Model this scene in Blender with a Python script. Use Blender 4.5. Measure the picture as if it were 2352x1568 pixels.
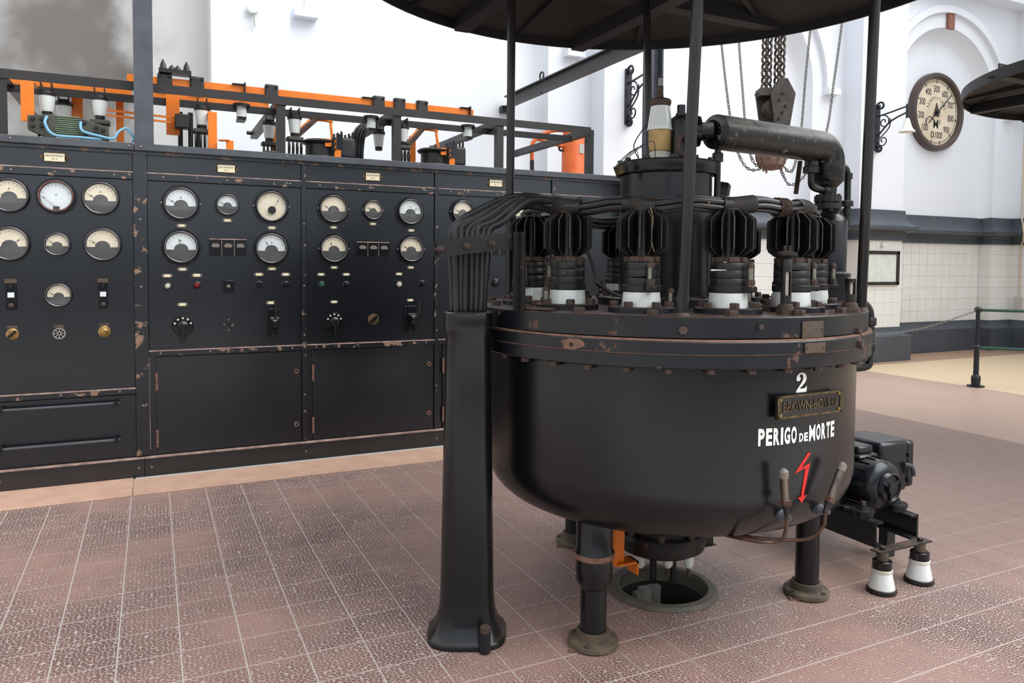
import bpy, bmesh, math, random
from mathutils import Vector, Matrix
random.seed(7)
PI = math.pi
for o in list(bpy.data.objects): bpy.data.objects.remove(o)
sc = bpy.context.scene
COL = sc.collection
rad = math.radians

# ------------------------------------------------------------------ camera
FPX, CX, CY = 1713.5, 1176.0, 678.1          # focal length and principal point, photo 2352 x 1568
EYE = Vector((0, 0, 1.5))
def cam_rot(yaw, pitch, roll):
    Rz = Matrix(((math.cos(yaw), math.sin(yaw), 0), (-math.sin(yaw), math.cos(yaw), 0), (0, 0, 1)))
    B = Matrix(((1, 0, 0), (0, 0, -1), (0, 1, 0)))
    Rx = Matrix(((1, 0, 0), (0, math.cos(pitch), -math.sin(pitch)), (0, math.sin(pitch), math.cos(pitch))))
    Rr = Matrix(((math.cos(roll), -math.sin(roll), 0), (math.sin(roll), math.cos(roll), 0), (0, 0, 1)))
    return Rr @ Rx @ B @ Rz
RW = cam_rot(rad(-25.744), rad(2.4718), rad(.42484))
cam_d = bpy.data.cameras.new('camera'); cam = bpy.data.objects.new('camera', cam_d); COL.objects.link(cam)
cam_d.sensor_width = 36; cam_d.sensor_fit = 'HORIZONTAL'; cam_d.lens = FPX / 2352 * 36
cam_d.shift_y = -(784 - CY) / 2352; cam_d.clip_end = 200; cam_d.clip_start = .05
m3 = Matrix((RW[0], -RW[1], -RW[2])).transposed()
cam.matrix_world = Matrix.Translation(EYE) @ m3.to_4x4()
sc.camera = cam

# ------------------------------------------------------------------ light
w = bpy.data.worlds.new('world'); sc.world = w; w.use_nodes = True
bg = w.node_tree.nodes['Background']; bg.inputs[0].default_value = (.93, .96, 1, 1); bg.inputs[1].default_value = .95
sun_d = bpy.data.lights.new('daylight', 'SUN'); sun = bpy.data.objects.new('daylight', sun_d); COL.objects.link(sun)
sun_d.energy = 3.0; sun_d.angle = rad(60); sun_d.color = (1, .98, .95)
sun.rotation_euler = Vector((-.42, .42, -.8)).to_track_quat('-Z', 'Y').to_euler()
sc.view_settings.view_transform = 'Standard'; sc.view_settings.look = 'None'
sc.view_settings.gamma = 1; sc.view_settings.use_curve_mapping = False
sc.view_settings.exposure = 0.38

# ------------------------------------------------------------------ photo measuring helpers (pixel -> point on a known plane)
def ray(x, y): return RW.transposed() @ Vector(((x - CX) / FPX, (y - CY) / FPX, 1))
def on_y(x, y, Y): d = ray(x, y); return EYE + d * ((Y - EYE.y) / d.y)
def on_z(x, y, Z): d = ray(x, y); return EYE + d * ((Z - EYE.z) / d.z)
def on_x(x, y, X): d = ray(x, y); return EYE + d * ((X - EYE.x) / d.x)
def at_d(x, y, D): return EYE + ray(x, y) * D
TC = Vector((2.1, 2.76, 0))                  # tank axis
def on_tank(x, y, r):
    L = ray(x, y); a = L.x ** 2 + L.y ** 2; b = -2 * (L.x * TC.x + L.y * TC.y); c = TC.x ** 2 + TC.y ** 2 - r * r
    t = (-b - math.sqrt(b * b - 4 * a * c)) / (2 * a); P = EYE + L * t
    return math.atan2(P.y - TC.y, P.x - TC.x), P.z

# ------------------------------------------------------------------ materials
def S(r, g, b):
    f = lambda c: (c / 255 / 12.92) if c / 255 <= .04045 else ((c / 255 + .055) / 1.055) ** 2.4
    return (f(r), f(g), f(b), 1)
MATS = {}
def mat(name, col, rough=.5, metal=0, col2=None, nscale=6, chips=None, chipcol=None, chipscale=9, dust=None, dustcol=None, dlo=.55, dhi=.95, bump=0, bscale=60, spec=.5, coat=0, stretch=None):
    m = bpy.data.materials.new(name); m.use_nodes = True; MATS[name] = m
    N = m.node_tree.nodes; L = m.node_tree.links; b = N['Principled BSDF']
    b.inputs['Roughness'].default_value = rough; b.inputs['Metallic'].default_value = metal
    b.inputs['Specular IOR Level'].default_value = spec
    if name in ('panel_paint', 'panel_trim', 'tank_paint', 'rim_paint', 'pump_black', 'bezel'): b.inputs['Specular Tint'].default_value = (.9, .95, 1, 1)
    if coat: b.inputs['Coat Weight'].default_value = coat; b.inputs['Coat Roughness'].default_value = .15
    geo = N.new('ShaderNodeNewGeometry'); pos = geo.outputs['Position']
    if stretch:
        mp = N.new('ShaderNodeMapping'); mp.inputs['Scale'].default_value = stretch; L.new(pos, mp.inputs[0]); pos = mp.outputs[0]
    def noise(scale, detail=4, rough_=.6):
        n = N.new('ShaderNodeTexNoise'); n.inputs['Scale'].default_value = scale; n.inputs['Detail'].default_value = detail; n.inputs['Roughness'].default_value = rough_
        L.new(pos, n.inputs['Vector']); return n.outputs['Fac']
    def ramp(src, a, c):
        r = N.new('ShaderNodeMapRange'); r.inputs[1].default_value = a; r.inputs[2].default_value = c; L.new(src, r.inputs[0]); return r.outputs[0]
    def mix(fac, a, c):
        x = N.new('ShaderNodeMix'); x.data_type = 'RGBA'
        if hasattr(fac, 'is_linked') or not isinstance(fac, (int, float)): L.new(fac, x.inputs[0])
        else: x.inputs[0].default_value = fac
        for v, i in ((a, 6), (c, 7)):
            if isinstance(v, tuple): x.inputs[i].default_value = v
            else: L.new(v, x.inputs[i])
        return x.outputs[2]
    cur = col
    if col2: cur = mix(ramp(noise(nscale), .35, .65), col, col2)
    if chips:
        fac = ramp(noise(chipscale, 6, .65), chips, chips + .015); cur = mix(fac, cur, chipcol)
        r = N.new('ShaderNodeMapRange'); r.inputs[3].default_value = rough; r.inputs[4].default_value = .75; L.new(fac, r.inputs[0]); L.new(r.outputs[0], b.inputs['Roughness'])
    if dust:
        sep = N.new('ShaderNodeSeparateXYZ'); L.new(geo.outputs['Normal'], sep.inputs[0])
        up = ramp(sep.outputs[2], dlo, dhi)
        mu = N.new('ShaderNodeMath'); mu.operation = 'MULTIPLY'; L.new(up, mu.inputs[0]); L.new(ramp(noise(14), .2, .75), mu.inputs[1])
        m2 = N.new('ShaderNodeMath'); m2.operation = 'MULTIPLY'; L.new(mu.outputs[0], m2.inputs[0]); m2.inputs[1].default_value = dust
        cur = mix(m2.outputs[0], cur, dustcol)
    if isinstance(cur, tuple): b.inputs['Base Color'].default_value = cur
    else: L.new(cur, b.inputs['Base Color'])
    if bump:
        bp = N.new('ShaderNodeBump'); bp.inputs['Strength'].default_value = bump; bp.inputs['Distance'].default_value = .002; L.new(noise(bscale), bp.inputs['Height']); L.new(bp.outputs[0], b.inputs['Normal'])
    return m
DUST = S(118, 96, 82)
mat('tank_paint', S(11, 12, 14), .27, col2=S(17, 17, 19), nscale=2.5, chips=.77, chipcol=S(92, 88, 84), chipscale=38, dust=.7, dustcol=S(112, 98, 88))
mat('rim_paint', S(17, 19, 24), .34, col2=S(27, 28, 33), nscale=7, chips=.63, chipcol=S(92, 66, 54), chipscale=8, dust=.85, dustcol=DUST, bump=.15)
mat('rust_edge', S(132, 100, 84), .7, col2=S(98, 70, 56), nscale=24)
mat('panel_paint', S(8, 12, 18), .25, col2=S(12, 16, 23), nscale=3, spec=.9, chips=.75, chipcol=S(128, 100, 82), chipscale=14)
mat('panel_trim', S(10, 14, 20), .28, col2=S(15, 18, 25), nscale=5, spec=.9, chips=.585, chipcol=S(142, 112, 92), chipscale=11)
mat('panel_edge', S(186, 160, 150), .5, col2=S(132, 112, 106), nscale=14)  # pale tan stands in for light along strip and plinth edges
mat('steel_grey', S(78, 84, 93), .5, col2=S(66, 70, 77), nscale=6)
mat('post_paint', S(22, 20, 21), .28, col2=S(30, 27, 27), nscale=6)
mat('iron_dark', S(17, 17, 19), .42, col2=S(28, 26, 25), nscale=14, dust=.45, dustcol=S(120, 98, 84), chips=.66, chipcol=S(104, 72, 54), chipscale=26)
mat('iron_frame', S(44, 39, 39), .48, col2=S(34, 34, 37), nscale=5)
mat('rust_iron', S(58, 46, 41), .65, col2=S(82, 60, 48), nscale=22, bump=.3)
mat('bolt_rust', S(80, 62, 54), .6, col2=S(56, 44, 40), nscale=40)
mat('fin_black', S(13, 13, 15), .45, col2=S(19, 18, 19), nscale=12, dust=.9, dustcol=S(140, 116, 96))
mat('fin_edge', S(86, 78, 70), .6, col2=S(46, 44, 42), nscale=30)
mat('pipe_paint', S(14, 15, 16), .34, col2=S(24, 25, 25), nscale=12, chips=.62, chipcol=S(112, 110, 102), chipscale=36, dust=.95, dustcol=S(182, 180, 174), dlo=.1, dhi=.6)
mat('pump_black', S(18, 20, 24), .28, col2=S(28, 31, 36), nscale=9, dust=.2, dustcol=S(120, 116, 112))  # upward faces mixed toward pale grey to lighten the motor
mat('cable_rubber', S(27, 28, 31), .33, col2=S(38, 39, 42), nscale=9, chips=.69, chipcol=S(150, 124, 92), chipscale=20)
mat('cable_tape', S(30, 28, 28), .7, col2=S(46, 40, 36), nscale=30, bump=.4, bscale=200)
mat('canopy_under', S(40, 37, 36), .8, col2=S(50, 46, 43), nscale=3)
mat('canopy_rim', S(28, 28, 31), .6)
mat('porcelain', S(226, 232, 230), .12, spec=.6, coat=.3)
mat('porcelain_old', S(224, 222, 214), .25, col2=S(206, 198, 182), nscale=9)
mat('cream_winding', S(206, 176, 122), .5, col2=S(186, 154, 102), nscale=20)
mat('orange_paint', S(236, 128, 22), .42, col2=S(222, 112, 20), nscale=5)
mat('orange_drum', S(226, 106, 36), .5, col2=S(206, 92, 32), nscale=4)
mat('copper', S(100, 72, 58), .42, .5, col2=S(66, 52, 46), nscale=30)
mat('brass', S(182, 150, 92), .35, .7, col2=S(128, 100, 60), nscale=40)
mat('old_brass', S(112, 94, 62), .45, .5, col2=S(52, 44, 34), nscale=30)
mat('plate_brown', S(92, 78, 66), .5, .2, col2=S(76, 66, 58), nscale=20)
mat('chrome', S(190, 188, 186), .25, .9)
mat('screw', S(150, 142, 138), .4, .6)
mat('bezel', S(10, 12, 16), .22, col2=S(15, 17, 22), nscale=10)
mat('bezel_highlight', S(120, 116, 118), .28, .7)  # lighter metal colour standing in for thin highlights on gauge bezels
mat('bezel_orange', S(132, 84, 70), .4, col2=S(60, 48, 46), nscale=20)
mat('dial_cream', S(236, 227, 206), .5, col2=S(228, 215, 188), nscale=12)
mat('dial_white', S(226, 234, 236), .5)
mat('dial_grey', S(92, 92, 92), .45, col2=S(76, 77, 79), nscale=9)
mat('ink', S(40, 40, 42), .6)
mat('label_cream', S(236, 228, 196), .5)
mat('lamp_red', S(120, 22, 26), .2)
mat('lamp_clear', S(196, 190, 178), .2)
mat('gauge_glass', S(150, 150, 142), .12, col2=S(110, 108, 100), nscale=60)
mat('pale_wire', S(150, 126, 96), .5)
mat('white_paint', S(238, 238, 234), .5, chips=.68, chipcol=S(60, 60, 60), chipscale=90)
mat('red_paint', S(206, 38, 30), .5, chips=.72, chipcol=S(60, 40, 40), chipscale=70)
mat('wire_blue', S(112, 170, 200), .45)
mat('wire_green', S(26, 70, 60), .5)
mat('thin_wire', S(38, 52, 52), .5)
mat('shunt_green', S(96, 116, 92), .5, col2=S(120, 136, 112), nscale=30)
mat('shunt_dark', S(70, 70, 60), .6, col2=S(56, 56, 50), nscale=10)
mat('red_block', S(110, 40, 40), .5)
mat('chain_steel', S(92, 84, 76), .5, .4, col2=S(60, 54, 50), nscale=60)
mat('chain_light', S(118, 116, 112), .4, .5)
mat('hoist_iron', S(74, 68, 62), .6, col2=S(52, 48, 46), nscale=12)
mat('hand_chain', S(150, 122, 110), .6, col2=S(112, 88, 78), nscale=60)
mat('trim_slate', S(74, 80, 88), .45, col2=S(66, 72, 80), nscale=3)
mat('wall_tile', S(232, 233, 231), .2, col2=S(226, 226, 222), nscale=1.5)
mat('wall_grout', S(220, 218, 213), .8)
mat('frame_wood', S(44, 34, 34), .4)
mat('picture_paper', S(222, 226, 220), .25, col2=S(206, 214, 206), nscale=9)
mat('pit_dark', S(40, 38, 36), .8)
mat('pit_ring', S(78, 76, 70), .6, col2=S(96, 90, 80), nscale=12)
mat('wood_grey', S(128, 126, 120), .8, col2=S(84, 82, 78), nscale=10, stretch=(1, 1, .12))
mat('foot_iron', S(98, 86, 70), .65, col2=S(70, 62, 54), nscale=12)
mat('clock_face', S(226, 214, 192), .5, col2=S(208, 192, 166), nscale=2.5)
mat('clock_frame', S(74, 62, 58), .4)
mat('glass_shade', S(236, 236, 226), .3)
mat('conduit', S(206, 190, 164), .5)
mat('brown_mark', S(138, 92, 80), .7)
mat('rail_black', S(24, 28, 38), .35)
mat('light_grey', S(186, 182, 176), .6)
mat('lever_black', S(20, 20, 22), .2)
mat('grey_plate', S(120, 112, 104), .5)

def glass_mat(name, tint=(1, 1, 1, 1), amt=.1):
    m = bpy.data.materials.new(name); m.use_nodes = True; MATS[name] = m
    N = m.node_tree.nodes; L = m.node_tree.links; N.remove(N['Principled BSDF'])
    t = N.new('ShaderNodeBsdfTransparent'); t.inputs[0].default_value = tint
    g = N.new('ShaderNodeBsdfGlossy'); g.inputs[1].default_value = .05
    f = N.new('ShaderNodeFresnel'); f.inputs[0].default_value = 1.5
    a = N.new('ShaderNodeMath'); a.inputs[1].default_value = amt; L.new(f.outputs[0], a.inputs[0])
    x = N.new('ShaderNodeMixShader'); L.new(a.outputs[0], x.inputs[0]); L.new(t.outputs[0], x.inputs[1]); L.new(g.outputs[0], x.inputs[2]); L.new(x.outputs[0], N['Material Output'].inputs[0])
glass_mat('glass', (.98, .99, .99, 1), .0)
glass_mat('glass_tube', (.82, .84, .82, 1), .12)

# wall paint with the soot stain in the bay at the left
def wall_material():
    m = mat('wall_white', S(230, 235, 242), .75); N = m.node_tree.nodes; L = m.node_tree.links; b = N['Principled BSDF']
    g = N.new('ShaderNodeNewGeometry'); sp = N.new('ShaderNodeSeparateXYZ'); L.new(g.outputs['Position'], sp.inputs[0])
    nz = N.new('ShaderNodeTexNoise'); nz.inputs['Scale'].default_value = 1.9; nz.inputs['Detail'].default_value = 5; L.new(g.outputs['Position'], nz.inputs['Vector'])
    def rng(s, a, c):
        r = N.new('ShaderNodeMapRange'); r.interpolation_type = 'SMOOTHSTEP'; r.inputs[1].default_value = a; r.inputs[2].default_value = c; L.new(s, r.inputs[0]); return r.outputs[0]
    def mul(a, c):
        x = N.new('ShaderNodeMath'); x.operation = 'MULTIPLY'; L.new(a, x.inputs[0]); L.new(c, x.inputs[1]); return x.outputs[0]
    x_off = N.new('ShaderNodeMath'); x_off.operation = 'ADD'; L.new(sp.outputs[0], x_off.inputs[0])
    n2 = N.new('ShaderNodeMath'); n2.operation = 'MULTIPLY_ADD'; n2.inputs[1].default_value = 1.7; n2.inputs[2].default_value = -.85; L.new(nz.outputs[0], n2.inputs[0]); L.new(n2.outputs[0], x_off.inputs[1])
    soot = mul(rng(x_off.outputs[0], -1.9, -.8), rng(x_off.outputs[0], .15, -.55))
    grey = rng(sp.outputs[0], .57, .53)
    mx = N.new('ShaderNodeMix'); mx.data_type = 'RGBA'; mx.inputs[6].default_value = S(230, 235, 242); mx.inputs[7].default_value = S(206, 206, 206); L.new(grey, mx.inputs[0])
    m2 = N.new('ShaderNodeMix'); m2.data_type = 'RGBA'; m2.inputs[7].default_value = S(104, 101, 98); L.new(mx.outputs[2], m2.inputs[6])
    sa = N.new('ShaderNodeMath'); sa.operation = 'MULTIPLY'; sa.inputs[1].default_value = .95; L.new(soot, sa.inputs[0]); L.new(sa.outputs[0], m2.inputs[0])
    L.new(m2.outputs[2], b.inputs['Base Color'])
wall_material()

# pebble-embossed floor tile, smooth paving further off
def floor_tile_material():
    m = bpy.data.materials.new('floor_tile'); m.use_nodes = True; MATS['floor_tile'] = m
    N = m.node_tree.nodes; L = m.node_tree.links; b = N['Principled BSDF']
    g = N.new('ShaderNodeNewGeometry')
    mp = N.new('ShaderNodeMapping'); mp.inputs['Scale'].default_value = (.8, 1.15, 0); L.new(g.outputs['Position'], mp.inputs[0])
    v = N.new('ShaderNodeTexVoronoi'); v.feature = 'DISTANCE_TO_EDGE'; v.inputs['Scale'].default_value = 68; v.voronoi_dimensions = '2D'; v.inputs['Randomness'].default_value = .85; L.new(mp.outputs[0], v.inputs['Vector'])
    def rng(s, a, c, x=0, y=1):
        r = N.new('ShaderNodeMapRange'); r.interpolation_type = 'SMOOTHSTEP'
        for i, q in enumerate((a, c, x, y)): r.inputs[i + 1].default_value = q
        L.new(s, r.inputs[0]); return r.outputs[0]
    def noise(sc_, d=4):
        n = N.new('ShaderNodeTexNoise'); n.inputs['Scale'].default_value = sc_; n.inputs['Detail'].default_value = d; L.new(g.outputs['Position'], n.inputs['Vector']); return n.outputs[0]
    def mix(f, a, c):
        x = N.new('ShaderNodeMix'); x.data_type = 'RGBA'
        if isinstance(f, float): x.inputs[0].default_value = f
        else: L.new(f, x.inputs[0])
        for q, i in ((a, 6), (c, 7)):
            if isinstance(q, tuple): x.inputs[i].default_value = q
            else: L.new(q, x.inputs[i])
        return x.outputs[2]
    v1 = N.new('ShaderNodeTexVoronoi'); v1.feature = 'F1'; v1.inputs['Scale'].default_value = 68; v1.voronoi_dimensions = '2D'; v1.inputs['Randomness'].default_value = .85; L.new(mp.outputs[0], v1.inputs['Vector'])
    jm = N.new('ShaderNodeMath'); jm.operation = 'MAXIMUM'; L.new(rng(v.outputs['Distance'], .045, .12, 1, 0), jm.inputs[0]); L.new(rng(v1.outputs['Distance'], .52, .72, 0, 1), jm.inputs[1]); joint = jm.outputs[0]
    oi = N.new('ShaderNodeObjectInfo')
    body = mix(rng(noise(3.2), .35, .65), S(100, 69, 63), S(128, 92, 83))
    body = mix(rng(oi.outputs['Random'], 0, 1, 0, .35), body, S(88, 60, 56))
    wear = rng(noise(.9, 4), .42, .62)
    s0 = N.new('ShaderNodeSeparateXYZ'); L.new(g.outputs['Position'], s0.inputs[0])
    def madd(s, k_, o_):
        x = N.new('ShaderNodeMath'); x.operation = 'MULTIPLY_ADD'; x.inputs[1].default_value = k_; x.inputs[2].default_value = o_; L.new(s, x.inputs[0]); return x.outputs[0]
    def two(op, a, c):
        x = N.new('ShaderNodeMath'); x.operation = op; L.new(a, x.inputs[0]); L.new(c, x.inputs[1]); return x.outputs[0]
    walk = two('MULTIPLY', rng(two('ADD', s0.outputs[0], madd(noise(1.3, 4), 1.2, -.6)), 2.3, 3.3), rng(two('ADD', s0.outputs[1], madd(noise(1.7, 4), .8, -.4)), 2.0, 2.7))
    wear = two('MAXIMUM', wear, walk)
    wm = N.new('ShaderNodeMath'); wm.operation = 'MULTIPLY'; wm.inputs[1].default_value = .45; L.new(wear, wm.inputs[0])
    body = mix(wm.outputs[0], body, S(186, 150, 138))
    body = mix(walk, body, S(138, 114, 105))
    jw = N.new('ShaderNodeMath'); jw.operation = 'MULTIPLY'; L.new(joint, jw.inputs[0]); L.new(two('MULTIPLY', rng(wear, 0, 1, .9, .45), rng(walk, 0, 1, 1, .35)), jw.inputs[1])
    col = mix(jw.outputs[0], body, S(184, 173, 167))
    sp = N.new('ShaderNodeSeparateXYZ'); L.new(g.outputs['Position'], sp.inputs[0]); es = []
    for k, (o0, ts) in enumerate(((.0815, .2187), (3.075, .2187))):
        ma = N.new('ShaderNodeMath'); ma.operation = 'MULTIPLY_ADD'; ma.inputs[1].default_value = 1 / ts; ma.inputs[2].default_value = 40 - o0 / ts; L.new(sp.outputs[k], ma.inputs[0])
        fr = N.new('ShaderNodeMath'); fr.operation = 'PINGPONG'; fr.inputs[1].default_value = .5; L.new(ma.outputs[0], fr.inputs[0]); es.append(rng(fr.outputs[0], .007, .02, (.6, .6)[k], 0) if k == 0 else rng(fr.outputs[0], .009, .026, .6, 0))
    mxm = N.new('ShaderNodeMath'); mxm.operation = 'MAXIMUM'; L.new(es[0], mxm.inputs[0]); L.new(es[1], mxm.inputs[1])
    m5 = N.new('ShaderNodeMath'); m5.operation = 'MULTIPLY'; L.new(rng(walk, 0, 1, .9, .4), m5.inputs[1]); L.new(mxm.outputs[0], m5.inputs[0])
    col = mix(m5.outputs[0], col, S(192, 182, 176))
    L.new(col, b.inputs['Base Color']); b.inputs['Roughness'].default_value = .42
    bp = N.new('ShaderNodeBump'); bp.inputs['Strength'].default_value = .5; bp.inputs['Distance'].default_value = .002; L.new(joint, bp.inputs['Height']); bp.invert = True; L.new(bp.outputs[0], b.inputs['Normal'])
floor_tile_material()
def floor_base_material():
    m = bpy.data.materials.new('floor_base'); m.use_nodes = True; MATS['floor_base'] = m
    N = m.node_tree.nodes; L = m.node_tree.links; b = N['Principled BSDF']
    g = N.new('ShaderNodeNewGeometry'); sp = N.new('ShaderNodeSeparateXYZ'); L.new(g.outputs['Position'], sp.inputs[0])
    def cmp(s, v):
        x = N.new('ShaderNodeMath'); x.operation = 'GREATER_THAN'; x.inputs[1].default_value = v; L.new(s, x.inputs[0]); return x.outputs[0]
    def mix(f, a, c):
        x = N.new('ShaderNodeMix'); x.data_type = 'RGBA'; L.new(f, x.inputs[0])
        for q, i in ((a, 6), (c, 7)):
            if isinstance(q, tuple): x.inputs[i].default_value = q
            else: L.new(q, x.inputs[i])
        return x.outputs[2]
    n = N.new('ShaderNodeTexNoise'); n.inputs['Scale'].default_value = .8; n.inputs['Detail'].default_value = 4; L.new(g.outputs['Position'], n.inputs['Vector'])
    pave = mix(n.outputs[0], S(166, 136, 122), S(186, 164, 150))
    c = mix(cmp(sp.outputs[0], 6.6), S(204, 198, 192), pave)
    c = mix(cmp(sp.outputs[0], 9.2), c, S(212, 190, 158))
    c = mix(cmp(sp.outputs[1], 7.75), c, S(172, 142, 120))
    L.new(c, b.inputs['Base Color']); b.inputs['Roughness'].default_value = .4
floor_base_material()
def ribbed_plate(name, axis):
    m = mat(name, S(204, 168, 146), .5, col2=S(190, 154, 136), nscale=6); N = m.node_tree.nodes; L = m.node_tree.links
    g = N.new('ShaderNodeNewGeometry'); wv = N.new('ShaderNodeTexWave'); wv.bands_direction = axis; wv.inputs['Scale'].default_value = 28; L.new(g.outputs['Position'], wv.inputs[0])
    bp = N.new('ShaderNodeBump'); bp.inputs['Strength'].default_value = .6; bp.inputs['Distance'].default_value = .003; L.new(wv.outputs[1], bp.inputs['Height']); L.new(bp.outputs[0], N['Principled BSDF'].inputs['Normal'])
ribbed_plate('floor_plate_x', 'X'); ribbed_plate('floor_plate_d', 'DIAGONAL')

# ------------------------------------------------------------------ mesh helpers
def basis(axis):
    a = Vector(axis).normalized()
    t = Vector((0, 0, 1)) if abs(a.z) < .9 else Vector((1, 0, 0))
    u = t.cross(a).normalized(); v = a.cross(u)
    return u, v, a
def spline(pts, k=6, closed=False):
    P = [Vector(p) for p in pts]; out = []; n = len(P)
    for i in range(n if closed else n - 1):
        if closed: p0, p1, p2, p3 = P[i - 1], P[i], P[(i + 1) % n], P[(i + 2) % n]
        else: p0, p1, p2, p3 = P[max(i - 1, 0)], P[i], P[i + 1], P[min(i + 2, n - 1)]
        for j in range(k):
            t = j / k
            out.append(.5 * ((2 * p1) + (p2 - p0) * t + (2 * p0 - 5 * p1 + 4 * p2 - p3) * t * t + (3 * p1 - p0 - 3 * p2 + p3) * t ** 3))
    if not closed: out.append(P[-1])
    return out
class MB:
    def __init__(s): s.v = []; s.f = []
    def add(s, vs, fs):
        o = len(s.v); s.v += [tuple(q) for q in vs]; s.f += [tuple(i + o for i in f) for f in fs]; return s
    def box(s, x0, x1, y0, y1, z0, z1):
        return s.add([(x0, y0, z0), (x1, y0, z0), (x1, y1, z0), (x0, y1, z0), (x0, y0, z1), (x1, y0, z1), (x1, y1, z1), (x0, y1, z1)],
                     [(0, 3, 2, 1), (4, 5, 6, 7), (0, 1, 5, 4), (1, 2, 6, 5), (2, 3, 7, 6), (3, 0, 4, 7)])
    def obox(s, c, size, U=(1, 0, 0), V=(0, 1, 0)):
        U = Vector(U).normalized(); V = Vector(V); V = (V - U * V.dot(U)).normalized(); W = U.cross(V); c = Vector(c)
        vs = [c + U * (size[0] / 2 * a) + V * (size[1] / 2 * b) + W * (size[2] / 2 * d) for d in (-1, 1) for a, b in ((-1, -1), (1, -1), (1, 1), (-1, 1))]
        return s.add(vs, [(0, 3, 2, 1), (4, 5, 6, 7), (0, 1, 5, 4), (1, 2, 6, 5), (2, 3, 7, 6), (3, 0, 4, 7)])
    def bar(s, p, q, wd, ht, up=(0, 0, 1)):
        p = Vector(p); q = Vector(q); d = (q - p)
        u = Vector(up); side = d.cross(u).normalized()
        return s.obox((p + q) / 2, (d.length, wd, ht), d, side)
    def angle(s, p, q, leg, t, a, b):          # L-section: legs along directions a and b
        p = Vector(p); q = Vector(q); d = (q - p); a = Vector(a); b = Vector(b); mid = (p + q) / 2
        s.obox(mid + a * (leg / 2) + b * (t / 2), (d.length, leg, t), d, a)
        return s.obox(mid + b * (leg / 2 + t / 2) + a * (t / 2), (d.length, leg - t, t), d, b)
    def lathe(s, prof, o=(0, 0, 0), axis=(0, 0, 1), n=24):
        u, v, a = basis(axis); o = Vector(o); vs = []; fs = []; idx = []
        for r, h in prof:
            if r < 1e-6: idx.append([len(vs)]); vs.append(o + a * h)
            else:
                idx.append(list(range(len(vs), len(vs) + n)))
                vs += [o + a * h + (u * math.cos(2 * PI * i / n) + v * math.sin(2 * PI * i / n)) * r for i in range(n)]
        for A, B in zip(idx, idx[1:]):
            for i in range(n):
                j = (i + 1) % n
                if len(A) == 1 and len(B) == 1: break
                if len(A) == 1: fs.append((A[0], B[j], B[i]))
                elif len(B) == 1: fs.append((A[i], A[j], B[0]))
                else: fs.append((A[i], A[j], B[j], B[i]))
        return s.add(vs, fs)
    def cyl(s, p, q, r, r2=None, n=16):
        p = Vector(p); q = Vector(q); L_ = (q - p).length; r2 = r if r2 is None else r2
        return s.lathe([(0, 0), (r, 0), (r2, L_), (0, L_)], p, q - p, n)
    def disc(s, o, axis, r, h, n=24, ch=0):
        return s.lathe([(0, 0), (r, 0), (r, h - ch), (r - ch, h), (0, h)] if ch else [(0, 0), (r, 0), (r, h), (0, h)], o, axis, n)
    def ring(s, o, axis, r0, r1, h, n=32, ch=0):
        return s.lathe([(r0, 0), (r1, 0), (r1, h - ch), (r1 - ch, h), (r0, h), (r0, 0)], o, axis, n)
    def hexa(s, o, axis, r, h): return s.lathe([(0, 0), (r, 0), (r, h * .85), (r * .85, h), (0, h)], o, axis, 6)
    def prism(s, poly, o, U, V, depth):
        U = Vector(U); V = Vector(V); N_ = U.cross(V).normalized(); o = Vector(o); n = len(poly)
        vs = [o + U * a + V * b for a, b in poly] + [o + U * a + V * b + N_ * depth for a, b in poly]
        return s.add(vs, [tuple(range(n))[::-1], tuple(range(n, 2 * n))] + [(i, (i + 1) % n, (i + 1) % n + n, i + n) for i in range(n)])
    def tube(s, pts, r, n=8, closed=False, radii=None):
        P = [Vector(p) for p in pts]; m = len(P); vs = []; fs = []
        t0 = (P[1] - P[0]).normalized(); u, v, _ = basis(t0); prev = t0
        for i in range(m):
            if closed: t = (P[(i + 1) % m] - P[i - 1])
            else: t = P[min(i + 1, m - 1)] - P[max(i - 1, 0)]
            t = t.normalized() if t.length > 1e-9 else prev
            q = prev.rotation_difference(t); u = q @ u; v = q @ v; prev = t
            rr = radii[i] if radii else r
            vs += [P[i] + (u * math.cos(2 * PI * k / n) + v * math.sin(2 * PI * k / n)) * rr for k in range(n)]
        for i in range(m if closed else m - 1):
            a = i * n; b = ((i + 1) % m) * n
            fs += [(a + k, a + (k + 1) % n, b + (k + 1) % n, b + k) for k in range(n)]
        if not closed: fs += [tuple(range(n))[::-1], tuple(range((m - 1) * n, m * n))]
        return s.add(vs, fs)
    def mesh(s, name, ang=35):
        me = bpy.data.meshes.new(name); me.from_pydata(s.v, [], s.f)
        bm = bmesh.new(); bm.from_mesh(me); bmesh.ops.recalc_face_normals(bm, faces=bm.faces); bm.to_mesh(me); bm.free()
        me.polygons.foreach_set('use_smooth', [True] * len(me.polygons)); me.set_sharp_from_angle(angle=rad(ang)); me.update(); return me
    def build(s, name, material, parent=None, local=False, bevel=0, ang=35):
        me = s.mesh(name, ang); o = bpy.data.objects.new(name, me); COL.objects.link(o)
        me.materials.append(MATS[material])
        if parent:
            o.parent = parent
            if not local: o.location = -world_loc(parent)
        if bevel:
            b = o.modifiers.new('bevel', 'BEVEL'); b.width = bevel; b.segments = 2; b.limit_method = 'ANGLE'; b.angle_limit = rad(40)
        return o
def world_loc(o):
    l = Vector(o.location)
    while o.parent: o = o.parent; l += Vector(o.location)
    return l
def tag(o, label, cat, group=None, kind=None):
    o['label'] = label
    if cat: o['category'] = cat
    if group: o['group'] = group
    if kind: o['kind'] = kind
    return o
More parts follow.
